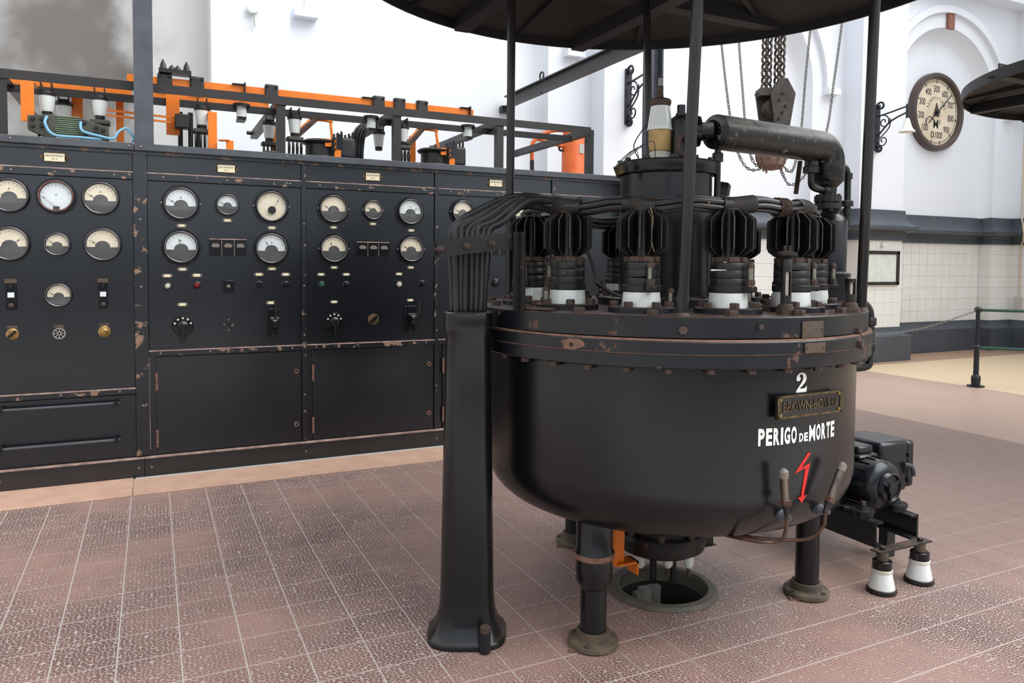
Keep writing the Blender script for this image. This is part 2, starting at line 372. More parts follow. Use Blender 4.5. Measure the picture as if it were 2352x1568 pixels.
def thing(name, label, cat, loc=(0, 0, 0), group=None):
    o = bpy.data.objects.new(name, None); o.empty_display_size = .1; COL.objects.link(o); o.location = loc
    return tag(o, label, cat, group)
def structure(o, label=None):
    o['kind'] = 'structure'
    if label: o['label'] = label
    return o
def inst(me, name, parent, loc=(0, 0, 0), rot=(0, 0, 0), scale=None):
    o = bpy.data.objects.new(name, me); COL.objects.link(o); o.parent = parent; o.location = Vector(loc) - (world_loc(parent)); o.rotation_euler = rot
    if scale: o.scale = scale
    return o
def copy_tree(o, parent=None):
    c = o.copy(); COL.objects.link(c); c.parent = parent
    for ch in o.children: copy_tree(ch, c)
    return c
TEXT = {}
def text_geo(s, bold=0.0):
    key = (s, bold)
    if key in TEXT: return TEXT[key]
    cu = bpy.data.curves.new('lettering', 'FONT'); cu.body = s; cu.size = 1; cu.offset = bold; cu.resolution_u = 3; cu.align_x = 'CENTER'; cu.align_y = 'CENTER'
    ob = bpy.data.objects.new('lettering', cu); COL.objects.link(ob); bpy.context.view_layer.update()
    ev = ob.evaluated_get(bpy.context.evaluated_depsgraph_get()); me = ev.to_mesh()
    vs = [tuple(q.co) for q in me.vertices]; fs = [tuple(p.vertices) for p in me.polygons]
    ev.to_mesh_clear(); bpy.data.objects.remove(ob); bpy.data.curves.remove(cu)
    xs = [q[0] for q in vs]; ys = [q[1] for q in vs]; x0, x1, y0, y1 = min(xs), max(xs), min(ys), max(ys)
    vs = [((q[0] - x0) / (x1 - x0) - .5, (q[1] - y0) / (y1 - y0) - .5) for q in vs]     # normalised to a unit box
    TEXT[key] = (vs, fs); return TEXT[key]
def flat_text(mb, s, o, U, V, wd, ht, bold=0.0):
    vs, fs = text_geo(s, bold); o = Vector(o); U = Vector(U); V = Vector(V)
    return mb.add([o + U * (a * wd) + V * (b * ht) for a, b in vs], fs)
# ================================================================== THE SETTING
HOLE = Vector((2.113, 2.755, 0)); HOLE_R = .215
TS = .2187; TX0, TY0 = .0815, 3.075           # tile grid of the floor
b = MB(); n = 72; vs = []; fs = []
for r in (HOLE_R, 1.2, 6, 45): vs += [(HOLE.x + r * math.cos(2 * PI * i / n), HOLE.y + r * math.sin(2 * PI * i / n), -.0018) for i in range(n)]
for k in range(3): fs += [(k * n + i, k * n + (i + 1) % n, (k + 1) * n + (i + 1) % n, (k + 1) * n + i) for i in range(n)]
b.add(vs, fs)
floor = structure(b.build('floor', 'floor_base'), 'reddish brown floor of pebble-embossed square tiles, beige further off')
TILE = MB().box(-TS / 2 + .002, TS / 2 - .002, -TS / 2 + .002, TS / 2 - .002, -.0025, 0).mesh('tile'); TILE.materials.append(MATS['floor_tile'])
def project(P):
    c = RW @ (Vector(P) - EYE)
    return (CX + FPX * c.x / c.z, CY + FPX * c.y / c.z, c.z) if c.z > .05 else (-9999, 0, c.z)
cells = []
for i in range(-14, 32):
    for j in range(-10, 20):
        x = TX0 + (i + .5) * TS; y = TY0 + (j + .5) * TS
        if y - TS / 2 > 5.4 and x < 4.4: continue
        if x > 6.6 or y > 7.6: continue
        px, py, d = project((x, y, 0))
        cells.append((d if (-90 < px < 2440 and 0 < py < 1660 and d > .3) else 99 + abs(px), x, y))
cells.sort(); far = MB(); cnt = 0
for d, x, y in cells:
    hx = max(abs(x - HOLE.x) - TS / 2, 0); hy = max(abs(y - HOLE.y) - TS / 2, 0)
    if math.hypot(hx, hy) < HOLE_R:            # cut round the pit
        k = 14; t = MB(); w_ = (TS - 0.004) / k
        for a in range(k):
            for c in range(k):
                xx = x - TS / 2 + .002 + (a + .5) * w_; yy = y - TS / 2 + .002 + (c + .5) * w_
                if math.hypot(xx - HOLE.x, yy - HOLE.y) > HOLE_R + .004: t.add([(xx - w_ / 2, yy - w_ / 2, 0), (xx + w_ / 2, yy - w_ / 2, 0), (xx + w_ / 2, yy + w_ / 2, 0), (xx - w_ / 2, yy + w_ / 2, 0)], [(0, 1, 2, 3)])
        if t.v: t.build('tile', 'floor_tile', floor); cnt += 1
    elif cnt < 298 and d < 90: inst(TILE, 'tile', floor, (x, y, 0)); cnt += 1
    else: far.box(x - TS / 2 + .002, x + TS / 2 - .002, y - TS / 2 + .002, y + TS / 2 - .002, -.0025, 0)
far.build('tile_field', 'floor_tile', floor)['kind'] = 'stuff'
# pit under the tank
pit = thing('floor_pit', 'round cable pit with iron rim sunk in the floor under the tank', 'pit', HOLE)
MB().lathe([(HOLE_R, 0), (HOLE_R, -.5), (0, -.5)], HOLE, n=48).build('pit_wall', 'pit_dark', pit)
MB().lathe([(.198, -.05), (.198, .012), (.208, .02), (.238, .018), (.252, .004), (.252, -.004)], HOLE, n=64).build('rim', 'pit_ring', pit)
for dx, dy, a, wd, hh in ((-.07, .06, .25, .1, -.02), (.0, .1, -.1, .11, -.03), (-.14, .0, .7, .07, -.06)):
    MB().obox(HOLE + Vector((dx, dy, hh - .14)), (wd, .03, .28), (math.cos(a), math.sin(a), 0), (-math.sin(a), math.cos(a), 0)).build('timber_packing', 'wood_grey', pit)
# cover plates along the switchboard
def plate(x0, x1, y0, y1, m, label):
    o = MB().box(x0, x1, y0, y1, .0005, .008).build('floor_cover_plate', m, bevel=.002); return tag(o, label, 'cover plate', 'tan cover plates before the switchboard')
plate(-1.5, -.134, 5.262, 5.70, 'floor_plate_d', 'tan ribbed floor cover plate, left of the joint before the switchboard')
plate(-.128, 4.3, 5.262, 5.645, 'floor_plate_x', 'long tan ribbed floor cover plate, right of the joint before the switchboard')
tag(MB().box(-.12, 4.3, 5.65, 5.69, .0005, .006).build('mortar_strip', 'light_grey'), 'pale mortar strip between tan plate and switchboard plinth', 'strip')

# ---- back wall: arcade of shallow arched recesses between pilasters
YF, YR, YP = 8.38, 8.6, 8.05
PILS = [(-4.05, -3.3), (.55, 1.31), (5.15, 6.0), (9.78, 10.78)]
NICHES = [(-2.72, -.06), (1.865, 4.525), (6.45, 9.11), (10.95, 13.607)]
ZC, ZT, ZSP = 2.37, 8.0, 4.22
wb = MB()
def quad(a, b_, c, d): wb.add([a, b_, c, d], [(0, 1, 2, 3)])
fil = .2; NS = 28
edges = [-4.05]
for x0, x1 in NICHES:
    xc = (x0 + x1) / 2; r = (x1 - x0) / 2
    quad((edges[-1], YF, ZC), (x0, YF, ZC), (x0, YF, ZT), (edges[-1], YF, ZT)); edges.append(x1)
    arc = [(xc + r * math.cos(PI - PI * i / NS), ZSP + r * math.sin(PI * i / NS)) for i in range(NS + 1)]
    for p, q in zip(arc, arc[1:]): quad((p[0], YF, p[1]), (q[0], YF, q[1]), (q[0], YF, ZT), (p[0], YF, ZT))
    out = [(x0, ZC, 1, 0)] + [(a, z, math.cos(PI * i / NS), -math.sin(PI * i / NS)) for i, (a, z) in enumerate(arc)] + [(x1, ZC, -1, 0)]
    lay = []
    for k in range(7):
        t = PI / 2 * k / 6; ins = fil * (1 - math.cos(t)); dep = (YR - YF) * math.sin(t)
        lay.append([(a + nx * ins, YF + dep, z + nz * ins) for a, z, nx, nz in out])
    for A, B in zip(lay, lay[1:]):
        for i in range(len(out) - 1): quad(A[i], A[i + 1], B[i + 1], B[i])
    wb.add(lay[-1], [tuple(range(len(out)))])
quad((edges[-1], YF, ZC), (14.2, YF, ZC), (14.2, YF, ZT), (edges[-1], YF, ZT))
for x0, x1 in PILS: wb.box(x0, x1, YP, YF + .01, ZC, ZT)
# lower zone behind the tiling
lowpath = [(-4.05, YF), (-2.72, YF), (-2.72, YR), (-.06, YR), (-.06, YF), (.55, YF), (.55, YP), (1.31, YP), (1.31, YF), (1.865, YF), (1.865, YR), (4.525, YR), (4.525, YF), (5.15, YF), (5.15, YP), (6.0, YP), (6.0, YF), (6.45, YF), (6.45, YR), (9.11, YR), (9.11, YF), (9.78, YF), (9.78, YP), (10.78, YP), (10.78, YF), (10.95, YF), (10.95, YR), (13.607, YR), (13.607, YF), (14.2, YF)]
wall_back = structure(wb.build('wall_back', 'wall_white', ang=50), 'white plastered back wall with pilasters and arched recesses')
lw = MB()
for (xa, ya), (xb, yb) in zip(lowpath, lowpath[1:]): lw.add([(xa, ya, -.01), (xb, yb, -.01), (xb, yb, ZC), (xa, ya, ZC)], [(0, 1, 2, 3)])
lw.build('dado', 'wall_grout', wall_back)
wall_right = structure(MB().box(14.2, 14.5, -6, YF, -.01, ZC).build('wall_right', 'wall_grout'), 'end wall at far right, tiled below and white above')
MB().box(14.2, 14.5, -6, YF, ZC, ZT).build('plaster', 'wall_white', wall_right)
# glazed wall tiles
WT = .2
TIL = MB().lathe([(0, 0), (WT * .7071 * .985, 0), (WT * .7071 * .985, .006), (WT * .7071 * .955, .009), (0, .009)], n=4).mesh('tile'); TIL.materials.append(MATS['wall_tile'])
ntile = 0
def tiles(x0, y0, x1, y1, parent):
    global ntile
    L_ = math.hypot(x1 - x0, y1 - y0); k = max(1, round(L_ / WT)); dx, dy = (x1 - x0) / L_, (y1 - y0) / L_
    # outward normal is to the right of travel direction (towards -Y when travelling +X)
    nx, ny = dy, -dx
    rot = Matrix(((dx, 0, nx), (dy, 0, ny), (0, 1, 0))).to_4x4() @ Matrix.Rotation(PI / 4, 4, 'Z')
    e = rot.to_euler(); sx = L_ / k / WT
    for i in range(k):
        for j in range(7):
            u = (i + .5) * L_ / k; z = .52 + (j + .5) * WT
            inst(TIL, 'tile', parent, (x0 + dx * u, y0 + dy * u, z), e); ntile += 1
tiles(7.0, YR, 9.11, YR, wall_back); tiles(9.11, YR, 9.11, YF, wall_back); tiles(9.11, YF, 9.78, YF, wall_back); tiles(9.78, YP, 10.78, YP, wall_back)
tiles(11.15, YR, 13.607, YR, wall_back); tiles(13.607, YR, 13.607, YF, wall_back); tiles(13.607, YF, 14.2, YF, wall_back); tiles(14.2, YF, 14.2, YF - .8, wall_right)
# slate cornice and plinth swept round the pilasters
def sweep(path, prof):
    b_ = MB(); n_ = len(path); ring = []
    for i, (x, y) in enumerate(path):
        d0 = Vector((x - path[i - 1][0], y - path[i - 1][1])).normalized() if i else None
        d1 = Vector((path[i + 1][0] - x, path[i + 1][1] - y)).normalized() if i < n_ - 1 else None
        d0 = d0 or d1; d1 = d1 or d0
        n0 = Vector((d0.y, -d0.x)); n1 = Vector((d1.y, -d1.x)); m_ = (n0 + n1) / (1 + n0.dot(n1))
        ring.append([(x + m_.x * o, y + m_.y * o, z) for o, z in prof])
    k = len(prof)
    for A, B in zip(ring, ring[1:]): b_.add(A + B, [(j, j + 1, k + j + 1, k + j) for j in range(k - 1)])
    return b_
tp = lowpath[8:] + [(14.2, 2.0)]
corn = [(0, 2.38), (.03, 2.375)] + [(.03 + .14 * (1 - math.cos(PI / 2 * i / 6)), 2.375 - .25 * math.sin(PI / 2 * i / 6)) for i in range(1, 7)] + [(.175, 2.12), (.175, 2.07), (.16, 2.05), (.06, 2.03), (.04, 2.0), (.04, 1.9), (0, 1.9)]
plin = [(0, .535), (.02, .53)] + [(.02 + .1 * (1 - math.cos(PI / 2 * i / 5)), .53 - .13 * math.sin(PI / 2 * i / 5)) for i in range(1, 6)] + [(.125, .395), (.125, -.01)]
structure(sweep(tp, corn).build('trim_1', 'trim_slate', ang=30), 'slate grey moulded cornice above the white wall tiles')
structure(sweep(tp, plin).build('trim_2', 'trim_slate', ang=30), 'slate grey moulded plinth at the foot of the tiled wall')
# hood moulds, imposts, crown
for k, (x0, x1) in enumerate(NICHES[1:]):
    xc = (x0 + x1) / 2; hm = MB()
    poly = [(math.cos(PI * i / 30) * 1.68, math.sin(PI * i / 30) * 1.68) for i in range(31)] + [(math.cos(PI * i / 30) * 1.56, math.sin(PI * i / 30) * 1.56) for i in range(30, -1, -1)]
    vs = [(xc + a, YF - d, ZSP + z) for d in (0, .07) for a, z in poly]; m_ = len(poly); fs = []
    for i in range(30):
        o1, o2, i1, i2 = i, i + 1, m_ - 1 - i, m_ - 2 - i
        fs += [(o1 + m_, o2 + m_, i2 + m_, i1 + m_), (o1, o2, o2 + m_, o1 + m_), (i1, i2, i2 + m_, i1 + m_)]
    hm.add(vs, fs)
    for sx in (-1, 1): hm.box(min(xc + sx * 1.55, xc + sx * 1.8), max(xc + sx * 1.55, xc + sx * 1.8), YF - .12, YF, ZSP - .1, ZSP)
    structure(hm.build('trim_%d' % (k + 3), 'wall_white'), 'white hood mould over an arched recess in the back wall')
structure(MB().box(10.8, 14.2, YF - .3, YF, 6.1, 6.5).build('trim_6', 'wall_white'), 'white crown moulding high on the back wall')
tag(MB().box(12.17, 12.33, YF - .05, YF - .002, 5.52, 5.80).build('keystone_block', 'brown_mark'), 'small brown block at the crown of the arch over the dial', 'block')
# the rest of the hall, behind the camera
structure(MB().box(-7.3, -7, -6, 9, -.01, 3).build('wall_left', 'light_grey'), 'side wall of the hall')
structure(MB().box(-7, 14.2, -6.3, -6, -.01, 2.0).build('wall_front', 'trim_slate'), 'unseen front wall of the hall, kept low and dark for reflections')  # height and tone shaped to grade reflections in the black panels

# ---- things on the back wall
def dial_clock():
    ctr = on_y(2159, 256, 8.48); t = thing('wall_dial', 'large round reservoir level dial with dark rim in the arched recess', 'dial', (ctr.x, YR, ctr.z))
    o = Vector((ctr.x, YR - .0, ctr.z)); R_ = .665; ax = (0, -1, 0)
    MB().lathe([(R_, 0), (R_, .09), (R_ - .02, .12), (R_ - .07, .12), (R_ - .1, .075), (R_ - .1, .02), (0, .02)], o, ax, 64).build('rim', 'clock_frame', t)
    fo = o + Vector((0, -.05, 0)); rf = R_ - .1
    MB().disc(o + Vector((0, -.02, 0)), ax, rf, .03, 64).build('face', 'clock_face', t)
    fc = fo + Vector((0, -.002, 0)); U = Vector((1, 0, 0)); V = Vector((0, 0, 1))
    MB().ring(fo, ax, rf * .925, rf * .94, .003, 64).build('scale_ring', 'ink', t)
    for k in range(11):
        a = rad(-90 - 12 - k * 33.6); d = U * math.cos(a) + V * math.sin(a)
        MB().obox(fc + d * rf * .93, (.07, .014, .004), d, d.cross(Vector((0, 1, 0)))).build('scale_mark', 'ink', t)
        q = MB(); flat_text(q, str(k * 100), fc + d * rf * .7, U, V, .05 + .035 * len(str(k * 100)), .115, .01); q.build('numeral', 'ink', t)
    word = 'RESERVATORIO'
    for i, ch in enumerate(word):
        a = rad(165 - i * 150 / (len(word) - 1)); d = U * math.cos(a) + V * math.sin(a); tn = U * math.sin(a) - V * math.cos(a)
        q = MB(); flat_text(q, ch, fc + d * rf * .40 + V * .02, tn, d, .03, .06); q.build('lettering', 'ink', t)
    q = MB(); flat_text(q, 'M', fc + V * (-.2), U, V, .13, .15, .02); q.build('lettering', 'ink', t)
    q = MB(); flat_text(q, '3', fc + V * (-.16) + U * .1, U, V, .035, .07, .01); q.build('lettering', 'ink', t)
    MB().prism([(-.08, -.07), (.08, -.07), (.0, .16)], fc + Vector((0, -.002, .0)), U, V, .01).build('centre_plate', 'rust_iron', t)
    a = rad(42); d = U * math.cos(a) + V * math.sin(a)
    MB().bar(fc - d * .3 + Vector((0, -.03, 0)), fc + d * rf * .88 + Vector((0, -.03, 0)), .004, .018).disc(fc, ax, .035, .05).build('pointer', 'rail_black', t)
    tail = [fc + Vector((-.2 + .1 * math.cos(k), -.03, -.2 + .1 * math.sin(k))) for k in (3.6, 2.8, 2.0, 1.3, .6)]
    MB().tube(spline(tail, 5), .008, 6).build('pointer_tail', 'rail_black', t)
dial_clock()
def scroll(c, r, turns, a0, sgn, U, V, k=26):
    return [c + (U * math.cos(a0 + sgn * 2 * PI * turns * i / k) + V * math.sin(a0 + sgn * 2 * PI * turns * i / k)) * (r * (1 - .8 * i / k)) for i in range(k + 1)]
def wall_lamp(x, label, rc=.52):
    t = thing('wall_lamp', label, 'lamp', (x, YP, 3.25), 'scrolled iron lamps on the pilasters')
    z0, z1 = 3.28, 3.98; U = Vector((0, -1, 0)); V = Vector((0, 0, 1)); W = Vector((x, YP, 0))
    MB().box(x - .045, x + .045, YP - .03, YP - .002, z0, z1).build('back_plate', 'rail_black', t)
    g = MB(); g.tube(scroll(W + U * .07 + V * (z1 - .03), .07, 1.1, PI * .9, -1, U, V), .016, 6); g.build('end_scroll', 'rail_black', t); g = MB(); g.tube(scroll(W + U * .06 + V * (z0 + .03), .06, 1.0, PI, 1, U, V), .02, 6); g.build('end_scroll', 'rail_black', t)
    MB().tube(spline([W + U * .03 + V * 3.80, W + U * .25 + V * 3.83, W + U * rc + V * 3.87], 6), .013, 6).build('upper_arm', 'rail_black', t)
    MB().tube(spline([W + U * .03 + V * 3.50, W + U * .2 + V * 3.66, W + U * .34 + V * 3.73, W + U * rc + V * 3.78], 6), .013, 6).build('lower_arm', 'rail_black', t)
    g = MB(); g.tube(scroll(W + U * .13 + V * 3.70, .1, 1.3, PI * .5, -1, U, V), .01, 6); g.tube(scroll(W + U * .12 + V * 3.42, .09, 1.2, PI, 1, U, V), .01, 6)
    g.tube(spline([W + U * .24 + V * 3.74, W + U * .22 + V * 3.6, W + U * .06 + V * 3.46], 5), .01, 6); g.build('scrollwork', 'rail_black', t)
    MB().cyl(W + U * rc + V * 3.66, W + U * rc + V * 3.90, .02, n=8).build('lamp_holder', 'rail_black', t)
    MB().lathe([(.03, .2), (.05, .14), (.07, .06), (.12, 0), (.1, .005), (.04, .14)], W + U * rc + V * 3.49, n=20).build('lamp_shade', 'glass_shade', t)
wall_lamp(5.5, 'scrolled iron wall lamp bracket on the pilaster left of the porcelain insulator')
wall_lamp(10.12, 'scrolled iron wall lamp with frilled glass shade beside the large dial')
t = thing('framed_picture', 'dark framed picture hung on the tiled pilaster', 'picture', (10.3, YP, 1.2))
MB().box(9.98, 10.66, YP - .022, YP - .012, 1.25, 1.68).build('print', 'picture_paper', t)
fr = MB(); x0, x1, z0, z1 = 9.92, 10.70, 1.2, 1.735
for a in ((x0, x1, z0, z0 + .05), (x0, x1, z1 - .05, z1), (x0, x0 + .06, z0, z1), (x1 - .06, x1, z0, z1)): fr.box(a[0], a[1], YP - .04, YP - .01, a[2], a[3])
fr.build('frame', 'frame_wood', t, bevel=.004)
tag(MB().lathe([(0, .05), (.03, .045), (.04, .02), (.04, 0), (0, 0)], (10.3, YP - .01, 1.83), (0, -1, 0), 12).build('wall_hook', 'porcelain'), 'small white knob on the tiles above the framed picture', 'knob')
kn = on_y(579, 22, YP); t = thing('porcelain_fitting', 'white porcelain wall knob with a hanging pin high on the left pilaster', 'knob', (kn.x, YP, kn.z))
MB().lathe([(0, .07), (.05, .06), (.06, .03), (.05, 0), (0, 0)], kn, (0, -1, 0), 16).build('knob', 'porcelain', t)
MB().cyl(kn + Vector((.01, -.04, -.04)), kn + Vector((.02, -.04, -.18)), .008, n=6).build('pin', 'light_grey', t)
# conduit in the corner
cp = [Vector((14.17, 8.2, 0)) + Vector((0, 0, z)) for z in (.95, 1.5, 1.86)] + [Vector((14.1, 8.12, 1.95)), Vector((14.0, 8.05, 2.1)), Vector((14.05, 8.1, 2.25)), Vector((14.17, 8.2, 2.42)), Vector((14.17, 8.2, 4)), Vector((14.17, 8.2, 7))]
t = thing('conduit', 'cream electrical conduit running up the far corner', 'conduit', (14.17, 8.2, .9))
MB().tube(cp, .014, 8).build('pipe', 'conduit', t); MB().box(14.1, 14.19, 8.15, 8.25, .72, .95).build('junction_box', 'light_grey', t, bevel=.01)

# ---- barrier
t = thing('barrier_post', 'slim dark barrier post with ball joints on the beige floor', 'post', (9.27, 5.84, 0))
o = Vector((9.27, 5.84, 0))
MB().lathe([(0, 0), (.1, 0), (.1, .015), (.05, .02), (.055, .1), (.05, .13), (.032, .15), (.03, .46), (.024, .93), (0, .93)], o, n=16).build('post', 'rail_black', t)
for z in (.49, .96): MB().lathe([(0, -.045)] + [(.045 * math.sin(PI * i / 8), -.045 * math.cos(PI * i / 8)) for i in range(1, 8)] + [(0, .045)], o + Vector((0, 0, z)), n=14).build('ball_joint', 'rail_black', t)
for z, y2 in ((.49, .47), (.96, .95)): MB().cyl(o + Vector((0, 0, z)), Vector((10.6, 4.2, z)), .018, n=8).build('rail', 'wire_green', t)
def chain(pts, link, wire, name, material, parent, n=5):
    """links along a polyline, alternating quarter turns, one mesh"""
    P = [Vector(p) for p in pts]; b_ = MB(); pos = []; step = link * .72; acc = 0.0; prev = P[0]; last = P[0]
    for q in P[1:]:
        seg = (q - prev).length
        while acc + seg >= step:
            nxt = prev.lerp(q, (step - acc) / seg); pos.append(((last + nxt) / 2, (nxt - last).normalized()))
            last = nxt; prev = nxt; seg = (q - prev).length; acc = 0.0
        acc += seg; prev = q
    for k, (c, d) in enumerate(pos):
        u, v, a = basis(d); side = u if k % 2 else v
        hl = link / 2 - wire; hw = link * .3
        loop = [c + a * (hl * math.sin(2 * PI * q / 8)) + side * (hw * math.cos(2 * PI * q / 8)) for q in range(8)]
        b_.tube(loop, wire, n, closed=True)
    return b_.build(name, material, parent)
cc = spline([o + Vector((-.04, 0, .95)), (8.75, 6.2, .72), (8.3, 6.55, .62), (7.6, 7.0, .62), (6.9, 7.4, .72), (6.5, 7.6, .9)], 6)
tag(chain(cc, .04, .0045, 'barrier_chain', 'chain_light', None), 'thin light chain sagging from the barrier post past the wall plinth', 'chain')
# ================================================================== SWITCHBOARD
YS = 5.72                                       # front of the instrument panels
def sb(x, y): return on_y(x, y, YS)
UX = Vector((1, 0, 0)); VZ = Vector((0, 0, 1)); OUT = Vector((0, -1, 0))
def pane(x0, x1, z0, z1, y0, y1, name, m, parent, bevel=.003): return MB().box(x0, x1, y0, y1, z0, z1).build(name, m, parent, bevel=bevel)
SCREW = MB().lathe([(0, .006), (.006, .005), (.008, 0), (0, 0)], axis=OUT, n=8).mesh('screw'); SCREW.materials.append(MATS['screw'])
def screws(parent, pts, y=YS): 
    for x, z in pts: inst(SCREW, 'screw', parent, (x, y, z))
LABEL_F = MB().prism([(-.024, -.013), (.024, -.013), (.034, -.005), (.034, .005), (.024, .013), (-.024, .013), (-.034, .005), (-.034, -.005)], (0, 0, 0), (1, 0, 0), (0, 0, 1), .006).mesh('label_frame'); LABEL_F.materials.append(MATS['grey_plate'])
LABEL_P = MB().box(-.02, .02, -.008, -.004, -.009, .009).mesh('label_card'); LABEL_P.materials.append(MATS['label_cream'])
def small_label(parent, px, py, s=1):
    p = sb(px, py); o = inst(LABEL_F, 'label_holder', parent, p, scale=(s, 1, s)); q = inst(LABEL_P, 'card', o, p)
    q.location = (0, 0, 0)
def nameplate(parent, x0, y0, x1, y1, txt2):
    a = sb(x0, y0); c = sb(x1, y1); wd = c.x - a.x; hh = a.z - c.z; m_ = (a + c) / 2
    fr = MB().box(m_.x - wd / 2 - .007, m_.x + wd / 2 + .007, YS - .008, YS + .002, m_.z - hh / 2 - .006, m_.z + hh / 2 + .006)
    for s_ in (-1, 1): fr.disc(Vector((m_.x + s_ * (wd / 2 + .013), YS, m_.z)), OUT, hh * .26, .008, 12)
    f = fr.build('nameplate', 'old_brass', parent)
    MB().box(m_.x - wd / 2, m_.x + wd / 2, YS - .011, YS - .006, m_.z - hh / 2, m_.z + hh / 2).build('card', 'label_cream', f)
    q = MB(); flat_text(q, 'RECTIFICADOR', (m_.x, YS - .0125, m_.z + hh * .18), UX, VZ, wd * .86, hh * .2); flat_text(q, txt2, (m_.x, YS - .0125, m_.z - hh * .2), UX, VZ, wd * .26, hh * .18)
    q.build('lettering', 'ink', f)
def gauge(parent, cx, cy, rp, face='cream', needle=150, letter='A', rim='bezel', wide=True, ears=False):
    c = sb(cx, cy); r = (sb(cx, cy - rp).z - sb(cx, cy + rp).z) / 2
    ri = r * (.76 if wide else .84)
    g = MB().lathe([(r, 0), (r, .012), (r * .985, .016), (r * .9, .016), (r * .875, .034), (ri + .004, .036), (ri, .03), (ri, .008)] if wide else
                   [(r, 0), (r, .02), (r * .97, .034), (ri + .004, .036), (ri, .03), (ri, .008)], c, OUT, 40).build('gauge', 'bezel', parent)
    hl = MB(); e_ = .003 if rim == 'bezel' else .006; hl.lathe([(ri + .003, .0355), (ri + .004 + e_ / 2, .0375), (ri + .005 + e_, .0355)], c, OUT, 40)  # pale ring paints in the bezel highlight; the orange one is a real ring
    if wide and rim == 'bezel': hl.lathe([(r * .975, .0155), (r * .985, .0168), (r * .997, .0145)], c, OUT, 40)
    hl.build('bezel_ring', rim if rim != 'bezel' else 'bezel_highlight', g)
    o = c + OUT * .017
    MB().disc(c + OUT * .002, OUT, ri, .015, 32).build('dial', {'cream': 'dial_grey', 'white': 'dial_grey', 'full': 'dial_white', 'open': 'dial_cream'}[face], g)
    if face in ('cream', 'white'):
        zb = -.2; k = math.asin(zb)
        poly = [(math.cos(k + (PI - 2 * k) * i / 20) * ri * .97, math.sin(k + (PI - 2 * k) * i / 20) * ri * .97) for i in range(21)]
        poly += [(-.47 * math.cos(PI * i / 10) * ri, (zb + .44 * math.sin(PI * i / 10)) * ri) for i in range(11)]
        MB().prism(poly, o, UX, VZ, .002).build('scale', 'dial_cream' if face == 'cream' else 'dial_white', g)
        piv = Vector((0, 0, zb * ri)); na = .82
    else: piv = Vector((0, 0, -.75 * ri)) if face == 'full' else Vector((0, 0, -.35 * ri)); na = 1.25 if face == 'full' else 1.1
    of = o + OUT * .0035
    tk = MB()
    for i in range(9):
        a = rad(158 - i * 17); d = UX * math.cos(a) + VZ * math.sin(a)
        tk.obox(of + d * ri * .84 + Vector((0, 0, -.05 * ri)), (ri * .09, .0014 if i % 2 else .0024, .0008), d, d.cross(OUT))
    tk.build('graduation', 'dial_grey', g)
    if letter: q = MB(); flat_text(q, letter, of + VZ * (ri * (.42 if face != 'full' else .1)), UX, VZ, ri * .13, ri * .15); q.build('lettering', 'ink', g)
    a = rad(needle); d = UX * math.cos(a) + VZ * math.sin(a)
    nd = MB(); nd.bar(of + piv + OUT * .002 + d * (ri * (.42 if face in ('cream', 'white') else .1)), of + piv + OUT * .002 + d * ri * na, .0012, .0028, OUT)
    nd.obox(of + piv + OUT * .002 + d * ri * na * .78, (ri * .1, ri * .07, .001), d, d.cross(OUT)); nd.build('needle', 'ink', g)
    if face == 'full': MB().box(c.x - ri * .2, c.x + ri * .2, YS - .02, YS - .008, c.z - ri * .98, c.z - ri * .72).build('pivot_cover', 'plate_brown', g)
    if face == 'open': MB().disc(of + VZ * (-ri * .28), OUT, ri * .28, .012, 24).build('hub', 'lever_black', g)
    MB().lathe([(0, .0295), (ri * .6, .029), (ri * 1.0, .027)], c, OUT, 32).build('glass', 'glass', g)
    if ears:
        for s_ in (-1, 1): inst(SCREW, 'screw', g, c + UX * (s_ * r * .96) + OUT * .014).location = c + UX * (s_ * r * .96) + OUT * .014 - world_loc(g)
    return g
def knob(parent, px, py, rp, m, kind='lamp'):
    c = sb(px, py); r = (sb(px, py - rp).z - sb(px, py + rp).z) / 2
    k = MB().lathe([(r, 0), (r, .006), (r * .8, .01), (0, .01)], c, OUT, 20).build('indicator' if kind == 'lamp' else 'selector_knob', 'bezel' if kind == 'lamp' else m, parent)
    if kind == 'lamp': MB().lathe([(r * .7, .01), (r * .66, .022), (r * .4, .032), (0, .035)], c, OUT, 16).build('lens', m, k)
    elif kind == 'slot': MB().obox(c + OUT * .02, (r * 1.6, r * .45, .02), (1, 0, 1), (-1, 0, 1)).build('grip', 'lever_black', k)
    elif kind == 'wheel':
        w_ = MB(); w_.ring(c + OUT * .012, OUT, r * .8, r, .008, 24)
        for a in range(4): d = UX * math.cos(a * PI / 4) + VZ * math.sin(a * PI / 4); w_.obox(c + OUT * .014, (r * 1.7, r * .16, .006), d, d.cross(OUT))
        w_.build('spokes', 'chrome', k)
    else: MB().lathe([(r * .6, .01), (r * .6, .02), (r * .3, .028), (0, .028)], c, OUT, 16).build('button', m, k)
def rotary(parent, px, py, rp, hx, hy):
    c = sb(px, py); r = (sb(px, py - rp).z - sb(px, py + rp).z) / 2; e = sb(hx, hy)
    g = MB().lathe([(r, 0), (r, .01), (r * .93, .016), (r * .55, .018), (r * .5, .04), (r * .3, .05), (0, .05)], c, OUT, 28).build('rotary_switch', 'bezel', parent)
    MB().bar(c + OUT * .055 + VZ * r * .3, e + OUT * .055, .028, .03, OUT).build('handle', 'lever_black', g, bevel=.006)
    for a in range(5): p = c + OUT * .016 + (UX * math.cos(rad(20 + a * 35)) + VZ * math.sin(rad(20 + a * 35))) * r * .78; MB().disc(p, OUT, r * .1, .003, 8).build('contact_mark', 'label_cream', g)
